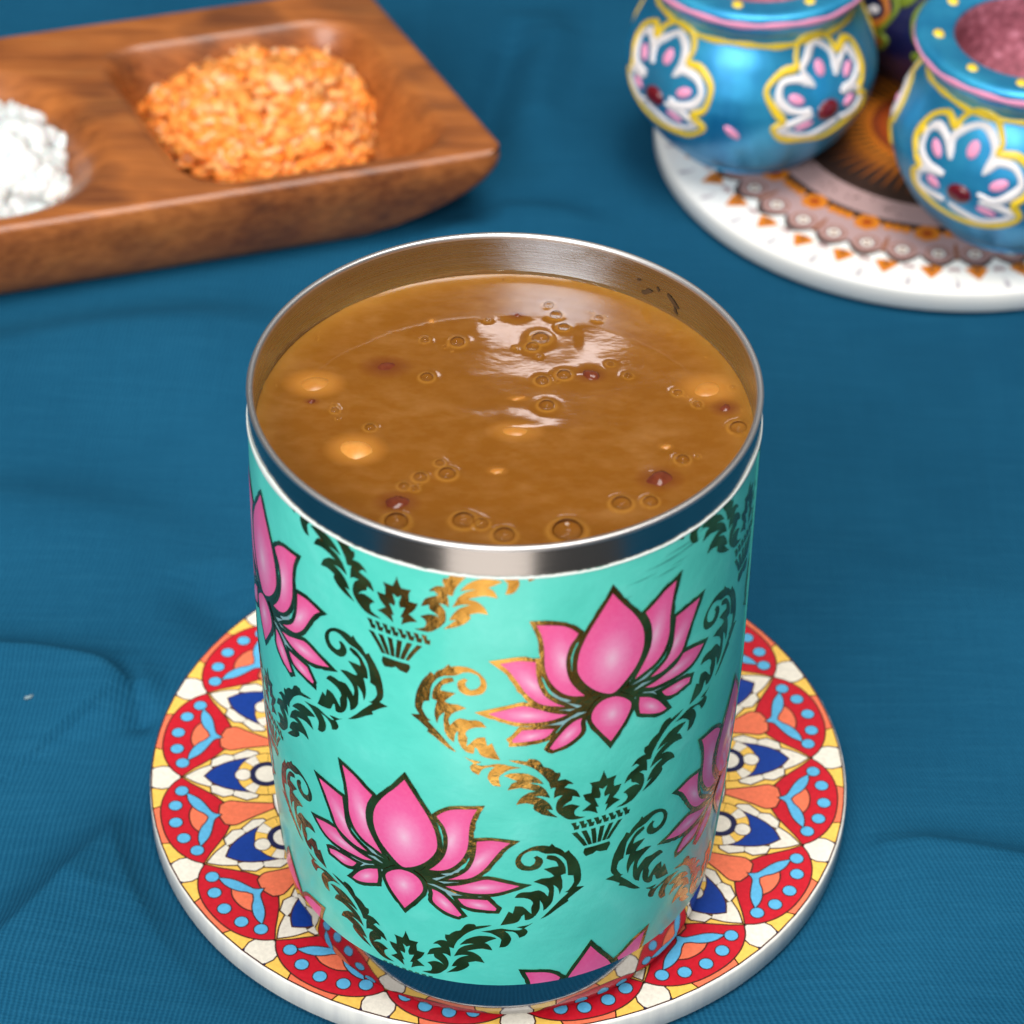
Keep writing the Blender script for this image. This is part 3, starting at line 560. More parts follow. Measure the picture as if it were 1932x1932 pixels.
def liquid_height(X, Y):
    Z = np.zeros_like(X); r = np.hypot(X, Y)
    Z += 0.55 * np.exp(-(36.1 - r) / 1.1)                                   # creeps up the wall
    for bx, by, br in BUB:
        d = np.hypot(X - bx, Y - by)
        Z += 0.13 * br * np.exp(-((d - br * 1.02) / (0.32 * br + .12)) ** 2) - 0.04 * br * np.exp(-(d / (br * .6)) ** 2)
        Z += 0.010 * np.exp(-((d - br * 1.9) / (0.35 * br)) ** 2)
    for x, y, a, b in CASH: Z += 0.12 * np.exp(-(((X - x) / (a * 1.6)) ** 2 + ((Y - y) / (b * 1.6)) ** 2))
    for x, y, a, b in RAIS: Z += 0.10 * np.exp(-(((X - x) / (a * 1.4)) ** 2 + ((Y - y) / (b * 1.4)) ** 2))
    g = np.random.default_rng(3)
    for k in range(46):                                                      # soft skin waves, denser towards the lamp side and the front
        x, y = g.uniform(-30, 30), g.uniform(-30, 32); L = g.uniform(1.5, 6); W = L * g.uniform(.25, .7)
        Z += g.uniform(-.012, .018) * W / 1.5 * np.exp(-((X - x) / L) ** 2 - ((Y - y) / W) ** 2)
    for k in range(10):
        a, L = g.uniform(0, 6.28), g.uniform(12, 40); Z += 0.004 * np.sin((X * np.cos(a) + Y * np.sin(a)) * 6.28 / L + g.uniform(0, 6))
    for x, y, L, W, h in ((-4.5, 22.5, 2.2, 3.2, .025), (9.5, 22.5, 1.6, 4.5, .03), (12.0, 20.5, 1.5, 4.0, -.03), (0.5, 24.0, 5, 4, -.03), (6, 25, 1.8, 4, .02)):
        Z += h * np.exp(-((X - x) / L) ** 2 - ((Y - y) / W) ** 2)
    return Z

def pudding():
    m = mat('brown_pudding', srgb(158, 92, 18), 0.05, Subsurface_Weight=0.35, Subsurface_Scale=0.0012, Specular_IOR_Level=0.5, Coat_Weight=0.0)
    m.node_tree.nodes['Principled BSDF'].inputs['Subsurface Radius'].default_value = (1.0, 0.45, 0.12)
    t = NT(m)
    at = t.n('Attribute', attribute_name='nut'); ad = t.n('Attribute', attribute_name='fruit'); ar = t.n('Attribute', attribute_name='edge')
    n1 = t.noise(t.coords(scale=(70, 130, 1)), 1.0, 4, 0.6); n2 = t.noise(t.coords(scale=(260, 420, 1)), 1.0, 3, 0.55); sp = t.noise(t.coords(), 900, 2, 0.5)
    c = t.ramp(n1, [(0.30, srgb(118, 71, 15)), (0.54, srgb(125, 77, 20)), (0.64, srgb(136, 90, 38)), (0.78, srgb(142, 97, 48))])
    c = t.mix(0.35, c, t.ramp(n2, [(0.42, srgb(121, 73, 16)), (0.70, srgb(142, 96, 46))]))
    c = t.mix(t.math('MULTIPLY', ar.outputs['Fac'], 0.65), c, srgb(166, 116, 44))
    c = t.mix(at.outputs['Fac'], c, srgb(186, 124, 50))
    c = t.mix(ad.outputs['Fac'], c, srgb(98, 44, 20))
    c = t.mix(t.ramp(sp, [(0.74, (0, 0, 0, 1)), (0.80, (0.5, 0.5, 0.5, 1))]), c, srgb(110, 60, 15))
    t.l(c, t.b.inputs['Base Color']); t.bump(t.math('ADD', n1, t.math('MULTIPLY', n2, .2)), 0.05, 0.0005)
    nr, na = 150, 420
    r = 36.14 * np.sqrt(np.linspace(0, 1, nr)) ; r[1:] = 36.14 * np.linspace(0, 1, nr)[1:]
    a = np.linspace(0, 2 * np.pi, na, endpoint=False)
    Rg, Ag = np.meshgrid(r, a, indexing='ij'); X, Y = Rg * np.cos(Ag), Rg * np.sin(Ag)
    Z = liquid_height(X, Y)
    t0 = thing('brown_pudding', 'glossy brown pudding with nuts and bubbles filling the lotus tumbler', 'pudding', (0, 0, LQ))
    o = grid_obj('pudding_surface', X[::-1], Y[::-1], Z[::-1], m, t0, wrap=True)
    def put(name, val):
        at_ = o.data.attributes.new(name, 'FLOAT', 'POINT'); at_.data.foreach_set('value', np.clip(val, 0, 1)[::-1].ravel())
    nut = np.zeros_like(X); fr = np.zeros_like(X)
    for i, (x, y, p, q) in enumerate(CASH):
        d = np.sqrt(((X - x) / p) ** 2 + ((Y - y) / q) ** 2); nut = np.maximum(nut, (.75, .8, .42, .55)[i] * np.clip(1.45 - d, 0, 1) ** 1.0)
    for x, y, p, q in CHIP:
        d = np.sqrt(((X - x) / p) ** 2 + ((Y - y) / q) ** 2); nut = np.maximum(nut, .4 * np.clip(1.5 - d, 0, 1))
    for i, (x, y, p, q) in enumerate(RAIS):
        d = np.sqrt(((X - x) / p) ** 2 + ((Y - y) / q) ** 2); fr = np.maximum(fr, .7 * np.clip(1.5 - d, 0, 1))
    ring = np.exp(-(36.1 - np.hypot(X, Y)) / 1.6)
    for bx, by, br in BUB: ring = np.maximum(ring, .75 * np.exp(-((np.hypot(X - bx, Y - by) - br * 1.28) / (.16 * br + .05)) ** 2))
    put('nut', nut); put('fruit', fr); put('edge', ring)
    # bubbles: thin clear domes
    mb = bpy.data.materials.new('bubble_film'); mb.use_nodes = True; nt = mb.node_tree; nt.nodes.clear()
    out = nt.nodes.new('ShaderNodeOutputMaterial'); tr = nt.nodes.new('ShaderNodeBsdfTransparent'); tr.inputs[0].default_value = (0.99, 0.98, 0.96, 1)
    gl = nt.nodes.new('ShaderNodeBsdfGlossy'); gl.inputs['Roughness'].default_value = 0.03; fz = nt.nodes.new('ShaderNodeFresnel'); fz.inputs[0].default_value = 1.16
    mx = nt.nodes.new('ShaderNodeMixShader'); nt.links.new(fz.outputs[0], mx.inputs[0]); nt.links.new(tr.outputs[0], mx.inputs[1]); nt.links.new(gl.outputs[0], mx.inputs[2]); nt.links.new(mx.outputs[0], out.inputs[0])
    # thin wet film left on the wall just above the surface
    fa = np.linspace(0, 2 * np.pi, 500, endpoint=False)
    fh = np.array([.75 + 1.0 * noise.noise(Vector((math.cos(a) * 5, math.sin(a) * 5, 7.7))) + .5 * noise.noise(Vector((math.cos(a) * 26, math.sin(a) * 26, 2.2))) for a in fa]).clip(.5, 2.4)
    mf = mat('wet_film', srgb(140, 100, 58), .12, Alpha=.55)
    rows = [(36.06, 0 * fh + .3), (36.03, .3 + (fh - .3) * .6), (36.05, fh), (36.12, fh + .08)]
    grid_obj('wet_film', np.stack([r_ * np.cos(fa) for r_, _ in rows])[::-1], np.stack([r_ * np.sin(fa) for r_, _ in rows])[::-1], np.stack([z_ for _, z_ in rows])[::-1], mf, t0, wrap=True)
    base = None
    for bx, by, br in BUB:
        if base is None:
            el = np.linspace(0.02, math.pi / 2 - .01, 9)[:, None]; az = np.linspace(0, 2 * np.pi, 24, endpoint=False)[None]
            base = grid_obj('bubble', 1000 * np.cos(el) * np.cos(az), 1000 * np.cos(el) * np.sin(az), 1000 * .72 * np.sin(el) + 0 * az, mb, t0, wrap=True); b = base
        else:
            b = base.copy(); COL.objects.link(b)
        b.location = (bx * mm, by * mm, 0.0); b.scale = (br * 1.0 * mm,) * 3
    return t0
pudding()

def blob(name, a, b, h, m, seed, loc, wrinkle=.12, curve=0.0, rot=0.0):
    bm = bmesh.new(); bmesh.ops.create_icosphere(bm, subdivisions=3, radius=1)
    for v in bm.verts:
        n = noise.noise(v.co * 1.7 + Vector((seed * 3.1, 0, 0))) * wrinkle + noise.noise(v.co * 4.5 + Vector((0, seed, 0))) * wrinkle * .5
        p = v.co * (1 + n); y = p.y + curve * (p.x * p.x - .4)
        v.co = Vector((p.x * a, y * b, p.z * h)) * mm
    for f in bm.faces: f.smooth = True
    me = bpy.data.meshes.new(name); bm.to_mesh(me); bm.free(); me.materials.append(m)
    o = bpy.data.objects.new(name, me); COL.objects.link(o); o.location = [c * mm for c in loc]; o.rotation_euler = (0, 0, rot)
    return o
def nut_mat(name, c1, c2, rough=.30, sss=.3):
    m = mat(name, c1, rough, Subsurface_Weight=sss, Subsurface_Scale=0.001, Specular_IOR_Level=.3)
    t = NT(m); t.l(t.ramp(t.noise(t.coords(), 350, 3, .6), [(.3, c1), (.7, c2)]), t.b.inputs['Base Color']); return m
M_nut = nut_mat('cashew_coated', srgb(164, 106, 40), srgb(180, 122, 54))
M_nutb = nut_mat('cashew_bare', srgb(192, 126, 52), srgb(208, 146, 72))
M_raisin = nut_mat('raisin_skin', srgb(84, 34, 20), srgb(118, 58, 34), .14, .1)
lab = ['pale cashew piece afloat beside the left wall of the tumbler behind a small dark speck', 'bright bare cashew tip poking out of the brown pudding', 'flat cashew half in the middle of the brown pudding', 'large faint cashew under the pudding skin beside two raisins']
lab[0] = 'pale round cashew piece half sunk beside a tiny dark raisin speck'
for i, (x, y, a, b) in enumerate(CASH):
    hz = float(liquid_height(np.array([x]), np.array([y]))[0])
    o = blob('cashew_piece', a * .95, b * .95, 1.6, M_nutb if i == 1 else M_nut, i + 1, (x, y, LQ + hz - 1.6 + (.36, .48, .30, .28)[i]), .06, .18, (.2, -.3, .1, .5)[i])
    tag(o, lab[i], 'cashew', 'cashews in the pudding')
labr = ['sunken raisin with a pale halo behind the two cashews', 'wrinkled raisin beside a pair of bubbles in the pudding', 'long dark raisin near a row of bubbles along the front wall', 'wet wrinkled raisin with two bright glints on its skin', 'raisin touching the large faint cashew at the wall', 'tiny raisin tip amid the lamp reflection', 'tiny dark raisin speck beside the pale round cashew']
for i, (x, y, a, b) in enumerate(RAIS):
    hz = float(liquid_height(np.array([x]), np.array([y]))[0])
    o = blob('raisin', a * .95, b * .95, 1.4, M_raisin, i + 20, (x, y, LQ + hz - 1.4 + (.14, .5, .42, .55, .22, .2, .3)[i]), .17, .1, (.3, -.5, .5, .6, .1, 0, .4)[i])
    tag(o, labr[i], 'raisin', 'raisins in the pudding')
labc = ['thin pale nut sliver in the middle of the pudding', 'small curled nut chip between the flat cashew and the front bubbles', 'tiny nut crumb near the wet wrinkled raisin', 'tiny nut crumb near the far wall of the tumbler']
for i, (x, y, a, b) in enumerate(CHIP):
    hz = float(liquid_height(np.array([x]), np.array([y]))[0])
    tag(blob('nut_chip', a, b, .5, M_nut, i + 40, (x, y, LQ + hz - .3), .25, .1, .4), labc[i], 'nut chip', 'nut chips in the pudding')

# ------------------------------------------------------------------ white coaster with brown mandala
def white_coaster():
    cx, cy, R = WHITE; H = -TABLE
    t = thing('round_coaster', 'white round coaster with brown and orange mandala print under the painted pots', 'coaster', (cx, cy, TABLE))
    mw = mat('white_ceramic', srgb(240, 238, 234), 0.35, Coat_Weight=.3, Coat_Roughness=.12)
    q = NT(mw); q.l(q.ramp(q.noise(q.coords(), 60, 3, .5), [(.3, srgb(232, 232, 230)), (.7, srgb(244, 242, 236))]), q.b.inputs['Base Color'])
    lathe('disc', [(0, .3), (R - 1.6, .3), (R - .5, .6), (R, 1.2), (R, H - .9), (R - .3, H - .3), (R - .9, H), (0, H)], mw, t, 160)
    cols = [srgb(58, 40, 34), srgb(184, 152, 150), srgb(218, 128, 30), srgb(150, 82, 30), srgb(190, 182, 188), srgb(120, 92, 92), srgb(170, 70, 20), srgb(244, 240, 230)]
    ms = [mat('mandala_ink', c, .4) for c in cols]
    def ring(S, r0, r1, lay, mi, n=120, amp=0.0, k=1, ph=0.0):
        for j in range(n):
            a0, a1 = 2 * math.pi * j / n, 2 * math.pi * (j + 1) / n
            f = lambda a: r1 + amp * abs(math.sin(a * k / 2 + ph))
            S.poly([(r0 * math.cos(a0), r0 * math.sin(a0)), (f(a0) * math.cos(a0), f(a0) * math.sin(a0)), (f(a1) * math.cos(a1), f(a1) * math.sin(a1)), (r0 * math.cos(a1), r0 * math.sin(a1))], lay, mi)
    def done(S, name): S.finish(name, ms, lambda x, y, l: (x, y, H + .01 + .012 * l), t, du=0, dv=0)
    S = Sheet(); ring(S, 40, 48.6, 1, 0, 240, 3.4, 40); ring(S, 40, 47.7, 2, 1, 240, 2.8, 40)
    for j in range(40):
        a = 2 * math.pi * (j + .5) / 40
        for rr, mi, ly in ((2.7, 3, 3), (2.35, 1, 4), (1.7, 5, 5), (1.3, 7, 6), (.6, 3, 7)): S.poly(ellipse(47.2 * math.cos(a), 47.2 * math.sin(a), rr, rr, 14), ly, mi)
        if j % 2: S.poly(ellipse(46.5 * math.cos(a + .078), 46.5 * math.sin(a + .078), 3.2, .45, 10, a + .078), 7, 3)
    done(S, 'scalloped_ring')
    S = Sheet(); ring(S, 29.5, 42.6, 1.5, 0, 160); ring(S, 30.6, 37.6, 3, 1, 160)
    for j in range(150):
        a = rng.uniform(0, 6.28); r = rng.uniform(31.2, 37); S.poly(ellipse(r * math.cos(a), r * math.sin(a), rng.uniform(.3, .8), .28, 6, rng.uniform(0, 3)), 4, 5)
    done(S, 'lace_ring')
    for j in range(36):
        S = Sheet(); a = math.radians(-96.1 + 10 * j)
        loc = lambda u, r: (r * math.cos(a) - u * math.sin(a), r * math.sin(a) + u * math.cos(a))
        S.poly([loc(u, r) for u, r in smooth_poly([(-2.5, 52.2), (-1.5, 54.0), (0, 56.2), (1.5, 54.0), (2.5, 52.2), (0, 51.4)], 3)], 4, 2); S.poly([loc(u, r) for u, r in ((-.8, 52), (0, 54.4), (.8, 52))], 5, 3)
        b = a + math.radians(5); l2 = lambda u, r: (r * math.cos(b) - u * math.sin(b), r * math.sin(b) + u * math.cos(b))
        S.poly([l2(u, r) for u, r in smooth_poly([(-.5, 55.2), (.2, 56.6), (-.3, 58.2), (.5, 59.6), (.9, 58.2), (.7, 56.4)], 3)], 4, 4)
        S.poly([l2(u, r) for u, r in smooth_poly([(-1.5, 52.4), (-.6, 53.6), (0, 52.6), (.6, 53.6), (1.5, 52.4), (0, 51.8)], 3)], 4, 1)
        done(S, 'orange_drop')
    for j in range(20):
        S = Sheet(); a = math.radians(-97.7 + 18 * j); c = (40.4 * math.cos(a), 40.4 * math.sin(a))
        for p in range(7): S.poly(ellipse(c[0] + 1.7 * math.cos(p * .9), c[1] + 1.7 * math.sin(p * .9), 1.25, 1.1, 10), 8 + .3 * p, 2)
        S.poly(ellipse(*c, 1.2, 1.2, 12), 11, 6)
        b = a + math.radians(9); c = (40.0 * math.cos(b), 40.0 * math.sin(b))
        for u in (-1.9, 0, 1.9): S.poly(ellipse(c[0] - u * math.sin(b), c[1] + u * math.cos(b), 1.1, 1.3, 9), 8, 2)
        done(S, 'orange_rosette')
    S = Sheet(); S.poly(ellipse(0, 0, 29.6, 29.6, 80), 4, 0)
    for j in range(60):
        a = 2 * math.pi * j / 60
        for r0, r1, mi, ly in ((18, 27.6, 3, 5), (14, 22, 2, 6), (11, 17, 6, 7)):
            w_ = math.pi / 60; S.poly([(r0 * math.cos(a - w_), r0 * math.sin(a - w_)), (r1 * math.cos(a), r1 * math.sin(a)), (r0 * math.cos(a + w_), r0 * math.sin(a + w_))], ly + .1 * (j % 2), mi)
    S.poly(ellipse(0, 0, 11, 11, 40), 8, 3); S.poly(ellipse(0, 0, 6, 6, 30), 9, 0); done(S, 'brown_sunburst')
white_coaster()

# ------------------------------------------------------------------ painted pots
POT = [(0.0, .2), (14.6, .2), (15.5, .8), (17.6, 2.2), (21, 5.8), (24, 10.8), (25.7, 15), (26.4, 19.5), (25.9, 22.5), (25.0, 25.4), (22.8, 30.4), (20.9, 33.6), (20.5, 35.0), (21.0, 36.6), (22.8, 39.0), (23.6, 41.2), (23.75, 42.2), (23.3, 42.9), (21.5, 43.2), (16.6, 42.4), (15.8, 41.6), (15.4, 39.5)]
_pp = smooth_line(POT, 5)
_k1 = int(np.argmin(np.abs(_pp[:, 1] - .8)[: 30])); _k2 = int(np.argmax(_pp[:, 0] * (_pp[:, 1] > 41)))
_pz, _pr = _pp[_k1:_k2 + 1, 1], _pp[_k1:_k2 + 1, 0]
def pot_r(z): return float(np.interp(z, _pz, _pr))
def pot_paint(base, hi, rough, metal):
    m = mat('pot_paint', base, rough, metal, Coat_Weight=.35, Coat_Roughness=.28)
    t = NT(m); n1 = t.noise(t.coords(scale=(90, 90, 20)), 1, 4, .6)
    t.l(t.ramp(n1, [(.3, base), (.7, hi)]), t.b.inputs['Base Color']); t.bump(t.noise(t.coords(), 160, 3, .5), .25, .0006); return m
M_yel = mat('yellow_paint', srgb(244, 206, 44), .4, Coat_Weight=.2); M_whi = mat('white_paint', srgb(236, 230, 230), .45); M_pin = mat('pink_paint', srgb(250, 160, 196), .45)
M_mar = mat('maroon_paint', srgb(104, 14, 28), .3, Coat_Weight=.3); M_gre = mat('green_paint', srgb(120, 140, 34), .5); M_ora = mat('orange_paint', srgb(196, 112, 26), .45); M_inside = mat('rough_pink_clay', srgb(168, 96, 112), .75)
_t = NT(M_inside); _t.l(_t.ramp(_t.noise(_t.coords(), 500, 4, .7), [(.35, srgb(128, 66, 80)), (.55, srgb(170, 96, 112)), (.75, srgb(224, 156, 176))]), _t.b.inputs['Base Color']); _t.bump(_t.noise(_t.coords(), 700, 3, .6), .8, .0008)

def ribbon(name, pts, wid, m, parent, th0, z0, high=.45, closed=False):
    """a raised brush line on the pot; pts are (mm sideways, mm up) from (th0, z0)"""
    p = smooth_line(list(pts) + ([pts[0]] if closed else []), 6)
    d = np.gradient(p, axis=0); d /= np.linalg.norm(d, axis=1)[:, None] + 1e-9; nn = np.stack([-d[:, 1], d[:, 0]], 1)
    n = len(p); wv = wid * (1 + .22 * np.sin(np.arange(n) * .35 + th0)) * np.minimum(1, .45 + .25 * np.minimum(np.arange(n), n - 1 - np.arange(n)))
    prof = [(-.5, .03), (-.35, .75), (0, 1), (.35, .75), (.5, .03)]
    V = np.zeros((len(prof), n, 3))
    for i, (o_, h) in enumerate(prof):
        q = p + nn * (o_ * wv)[:, None]
        for j in range(n):
            z = min(max(z0 + q[j, 1], .9), 42.0); r = pot_r(z) + (high * h if h > .1 else -.1); a = th0 + q[j, 0] / 25.0
            V[i, j] = (r * math.sin(a), -r * math.cos(a), z)
    return grid_obj(name, V[::-1, :, 0], V[::-1, :, 1], V[::-1, :, 2], m, parent)
def dab(name, x, y, a, b, rot, m, parent, th0, z0, high=.5):
    V = []; n = 18
    for k, (f, h) in enumerate(((1, -.2), (.85, .6), (.5, .95), (.02, 1))):
        for q in ellipse(x, y, a * f, b * f, n, rot):
            z = min(max(z0 + q[1], .9), 42.0); r = pot_r(z) + high * h; t_ = th0 + q[0] / 25.0; V.append((r * math.sin(t_), -r * math.cos(t_), z))
    V = np.array(V).reshape(4, n, 3)
    return grid_obj(name, V[..., 0], V[..., 1], V[..., 2], m, parent, wrap=True)

def flower(pot, th0, z0, flip=False, sc=.9, col=None):
    g = -1 if flip else 1
    col = col or (M_yel, M_whi, M_pin, M_mar)
    S = lambda l: [(g * x * sc, y * sc) for x, y in l]
    J = lambda l, k=.45: [(x + rng.normal(0, k), y + rng.normal(0, k)) for x, y in l]
    root = ribbon('flower_outline', S(J([(-13.4, 3.6), (-14.8, 8), (-13.4, 12.6), (-9.6, 14.8), (-6, 13.4), (-4.6, 16.2), (-.4, 18.8), (5, 18), (7.8, 14.6), (8.2, 11.8), (12.4, 11.4), (15.6, 7.6), (15, 2.6), (12, -.5), (14.4, -3), (12, -6.2), (7, -7.4), (0, -8), (-7, -6.8), (-12, -4), (-13.4, -.5), (-11.6, 1.6)])), 1.5, col[0], pot, th0, z0, .5, True)
    loops = [[(-4.2, 4.2), (-8.6, 3.6), (-12.2, 6.4), (-12.4, 10.2), (-9.8, 12.2), (-6.4, 11), (-3.8, 7.6)], [(-3.8, 7.6), (-4.4, 11.8), (-2.2, 15.2), (1.5, 16.2), (5, 14.6), (6, 11.2), (4.6, 7.2)], [(4.6, 7.2), (7.6, 9.4), (11.6, 8.8), (13.4, 5.4), (11.4, 2.0), (7.6, .8), (4.6, 1.6)], [(-4, 3.2), (-9, 2.4), (-11.6, .4), (-10.6, -2.6), (-7, -4.2), (-3.2, -3)], [(-3, -3.6), (1, -5.8), (6, -6), (12.4, -3.4), (9, -.8), (4.6, .2)]]
    loops = [J(l, .35) for l in loops]
    for l in loops:
        ribbon('petal', S(l), 1.7, col[1], root, th0, z0, .45)
    for x, y, a, b, r in ((-8.2, 7.8, 2.0, .9, -.75), (1.0, 10.8, 1.9, 1.2, 1.35), (8.6, 4.6, 2.0, 1.0, .5), (-6.8, .2, 1.7, 1.0, -.4), (6.6, -2.8, 2.2, .7, -.3)):
        dab('pink_dab', g * x * sc, y * sc, a * sc * 1.15, b * sc * 1.3, g * r, col[2], root, th0, z0, .4)
    dab('flower_centre', 0, 0, 2.7, 2.3, .2, col[3], root, th0, z0, .8)

def pot(center, label, paint, flowers, cols=None, line_cols=None, group='painted pots on the white coaster'):
    t = thing('painted_pot', label, 'pot', (center[0], center[1], .16), group)
    k = int(np.argmin(np.abs(_pp[:, 1] - 41.6) + (_pp[:, 0] > 17) * 99))
    lathe('pot_body', [tuple(q) for q in _pp[:k + 1]], paint, t, 128)
    lathe('inside', [tuple(_pp[k]), (15.4, 39.5), (15.8, 35), (15.2, 30), (12, 26.5), (6, 25.2), (.01, 25)], M_inside, t, 96)
    lc = line_cols or (M_pin, M_yel)
    full = [(x, 0) for x in np.linspace(-math.pi * 25, math.pi * 25, 60)]
    rm = [(x, .18 * math.sin(x * .31)) for x, _ in full]
    ribbon('rim_line', rm, 1.7, lc[0], t, 0, 41.0, .35); ribbon('neck_line', rm, 1.25, lc[1], t, .4, 34.6, .4)
    for j in range(9):
        a = -.18 + 2 * math.pi * j / 9 + rng.normal(0, .06)
        V = []
        for f, h in ((1, -.1), (.7, .42), (.02, .5)):
            for q in ellipse(0, 0, 1.25 * f, 1.6 * f, 14): V.append((19.3 * math.sin(a) + q[0], -19.3 * math.cos(a) + q[1], 42.85 + h))
        V = np.array(V).reshape(3, 14, 3); grid_obj('rim_dot', V[..., 0], V[..., 1], V[..., 2], lc[1], t, wrap=True)
    for th0, z0, fl in flowers: flower(t, math.radians(th0), z0, fl, rng.uniform(.8, .9), cols)
    return t
M_blue = pot_paint(srgb(26, 132, 188), srgb(60, 176, 220), .42, .6); M_navy = pot_paint(srgb(16, 18, 60), srgb(24, 30, 84), .35, .2)
p1 = pot((49.8, 218), 'blue painted pot facing with a bare seam between two white flowers', M_blue, [(-52, 19.5, False), (34, 20.5, True), (125, 19, False), (-140, 19, False)])
dab('pink_dab', 0, 0, 2.2, .9, -.8, M_pin, p1, math.radians(-11), 17)
p2 = pot((103.6, 191), 'blue painted pot whose single white flower faces the steel tumbler', M_blue, [(-34, 18.8, False), (42, 19, True), (140, 19, False), (-122, 19, False)])
dab('pink_curl', 0, 0, 1, 1, 0, M_yel, p2, math.radians(-62), 27)
p3 = pot((97, 247), 'dark navy pot with orange flowers and green leaves behind the blue pots', M_navy, [(-70, 19, False), (0, 19, True), (-140, 19, False), (70, 19, False)], (M_gre, M_ora, M_whi, M_ora), (M_gre, M_ora))

for a_, z_, r_ in ((-95, 33, .5), (-72, 31, 1.0), (-52, 34, .7), (-36, 30, 1.1), (-18, 33, .6), (-60, 38, .3), (-85, 38.5, .2), (-40, 38.5, .4)):
    dab('green_leaf', 0, 0, 4.6, 2.4, r_, M_gre, p3, math.radians(a_), z_, .7)

# ------------------------------------------------------------------ wooden tray
def wood_material():
    m = mat('acacia_wood', srgb(140, 80, 38), .42, Coat_Weight=.25, Coat_Roughness=.22)
    t = NT(m); v = t.coords(scale=(26, 190, 120), rot=(0, 0, -math.radians(17.5)))
    g = t.noise(v, 1.0, 5, .6); fine = t.noise(t.coords(scale=(60, 1100, 700), rot=(0, 0, -math.radians(17.5))), 1.0, 3, .6); big = t.noise(t.coords(scale=(30, 46, 30), rot=(0, 0, -math.radians(17.5))), 1.0, 3, .5)
    c = t.ramp(g, [(.28, srgb(52, 22, 8)), (.44, srgb(132, 68, 24)), (.58, srgb(178, 102, 42)), (.75, srgb(206, 134, 68))])
    c = t.mix(.6, c, t.ramp(big, [(.36, srgb(56, 28, 20)), (.45, srgb(136, 72, 28)), (.60, srgb(182, 106, 46)), (.70, srgb(96, 50, 26))]))
    c = t.mix(.3, c, t.ramp(fine, [(.35, srgb(60, 28, 10)), (.65, srgb(180, 112, 58))]))
    t.l(c, t.b.inputs['Base Color']); t.bump(t.math('ADD', g, t.math('MULTIPLY', fine, .4)), .3, .0006); return m
def tray():
    m = wood_material(); U, W, H = 236.0, 72.0, 19.05
    t = thing('wooden_tray', 'brown wooden serving tray with carved wells holding white and orange heaps', 'tray', (TFR[0], TFR[1], TABLE))
    P = lambda u, v: np.stack([TU[0] * u + TW[0] * v, TU[1] * u + TW[1] * v], -1)
    def rr(u, v, u0, u1, v0, v1, r):                      # rounded-rectangle distance, negative inside
        qx = np.abs(u - (u0 + u1) / 2) - (u1 - u0) / 2 + r; qy = np.abs(v - (v0 + v1) / 2) - (v1 - v0) / 2 + r
        return np.hypot(np.maximum(qx, 0), np.maximum(qy, 0)) + np.minimum(np.maximum(qx, qy), 0) - r
    us = np.linspace(0, U, 330); vs = np.linspace(0, W, 120); u, v = np.meshgrid(us, vs, indexing='ij')
    rc = 5.0                                              # round the four corners of the plan
    for cu, su in ((rc, -1), (U - rc, 1)):
        for cv, sv in ((rc, -1), (W - rc, 1)):
            du, dv = (u - cu) * su, (v - cv) * sv; d = np.hypot(du, dv); k = np.where((du > 0) & (dv > 0) & (d > rc), rc / np.maximum(d, 1e-6), 1)
            u, v = np.where(k < 1, cu + su * du * k, u), np.where(k < 1, cv + sv * dv * k, v)
    def well(d, depth, wall): x = np.clip(-d / wall, 0, 1); return depth * (x * x * (3 - 2 * x))
    z = np.full_like(u, H)
    z -= well(rr(u, v, 7, 66, 3, 61, 12), 13, 10) + well(rr(u, v, 72, 142, 2.5, 65, 29), 13, 17) + well(rr(u, v, 149, 228, 5, 62, 14), 13, 15)
    z -= .8 * np.clip(1 - np.minimum(np.minimum(u, U - u), np.minimum(v, W - v)) / 1.2, 0, 1) ** 2
    xy = P(u, v)
    grid_obj('carved_top', xy[::-1, :, 0], xy[::-1, :, 1], z[::-1], m, t)
    # outer side, curving in towards the foot
    def loop(iu, iv, rad):
        out = []
        for cu, cv, a0 in ((iu + rad, iv + rad, 180), (U - iu - rad, iv + rad, 270), (U - iu - rad, W - iv - rad, 0), (iu + rad, W - iv - rad, 90)):
            out += [(cu + rad * math.cos(math.radians(a)), cv + rad * math.sin(math.radians(a))) for a in np.linspace(a0, a0 + 90, 12)]
        return np.array(out)
    rows = []
    for f, ins, zz in ((0, 0, H - .8), (0, -.5, H - 2.2), (.02, -.6, H - 4.2), (.10, -.4, H - 7), (.24, 0, H - 10), (.44, .7, H - 13), (.66, 1.6, H - 15.6), (.86, 2.8, H - 17.6), (1, 4.2, H - 18.7), (1.1, 6, H - 19.03)):
        q = loop(22 * f, ins, rc + 8 * f); xy = P(q[:, 0], q[:, 1]); rows.append(np.column_stack([xy, np.full(len(q), zz)]))
    rows = np.array(rows); grid_obj('tray_side', rows[..., 0], rows[..., 1], rows[..., 2], m, t, wrap=True)
    mesh_obj('tray_foot', rows[-1], [list(range(rows.shape[1]))], m, t)
    return t
tray()
FLOOR = TABLE + 6.1

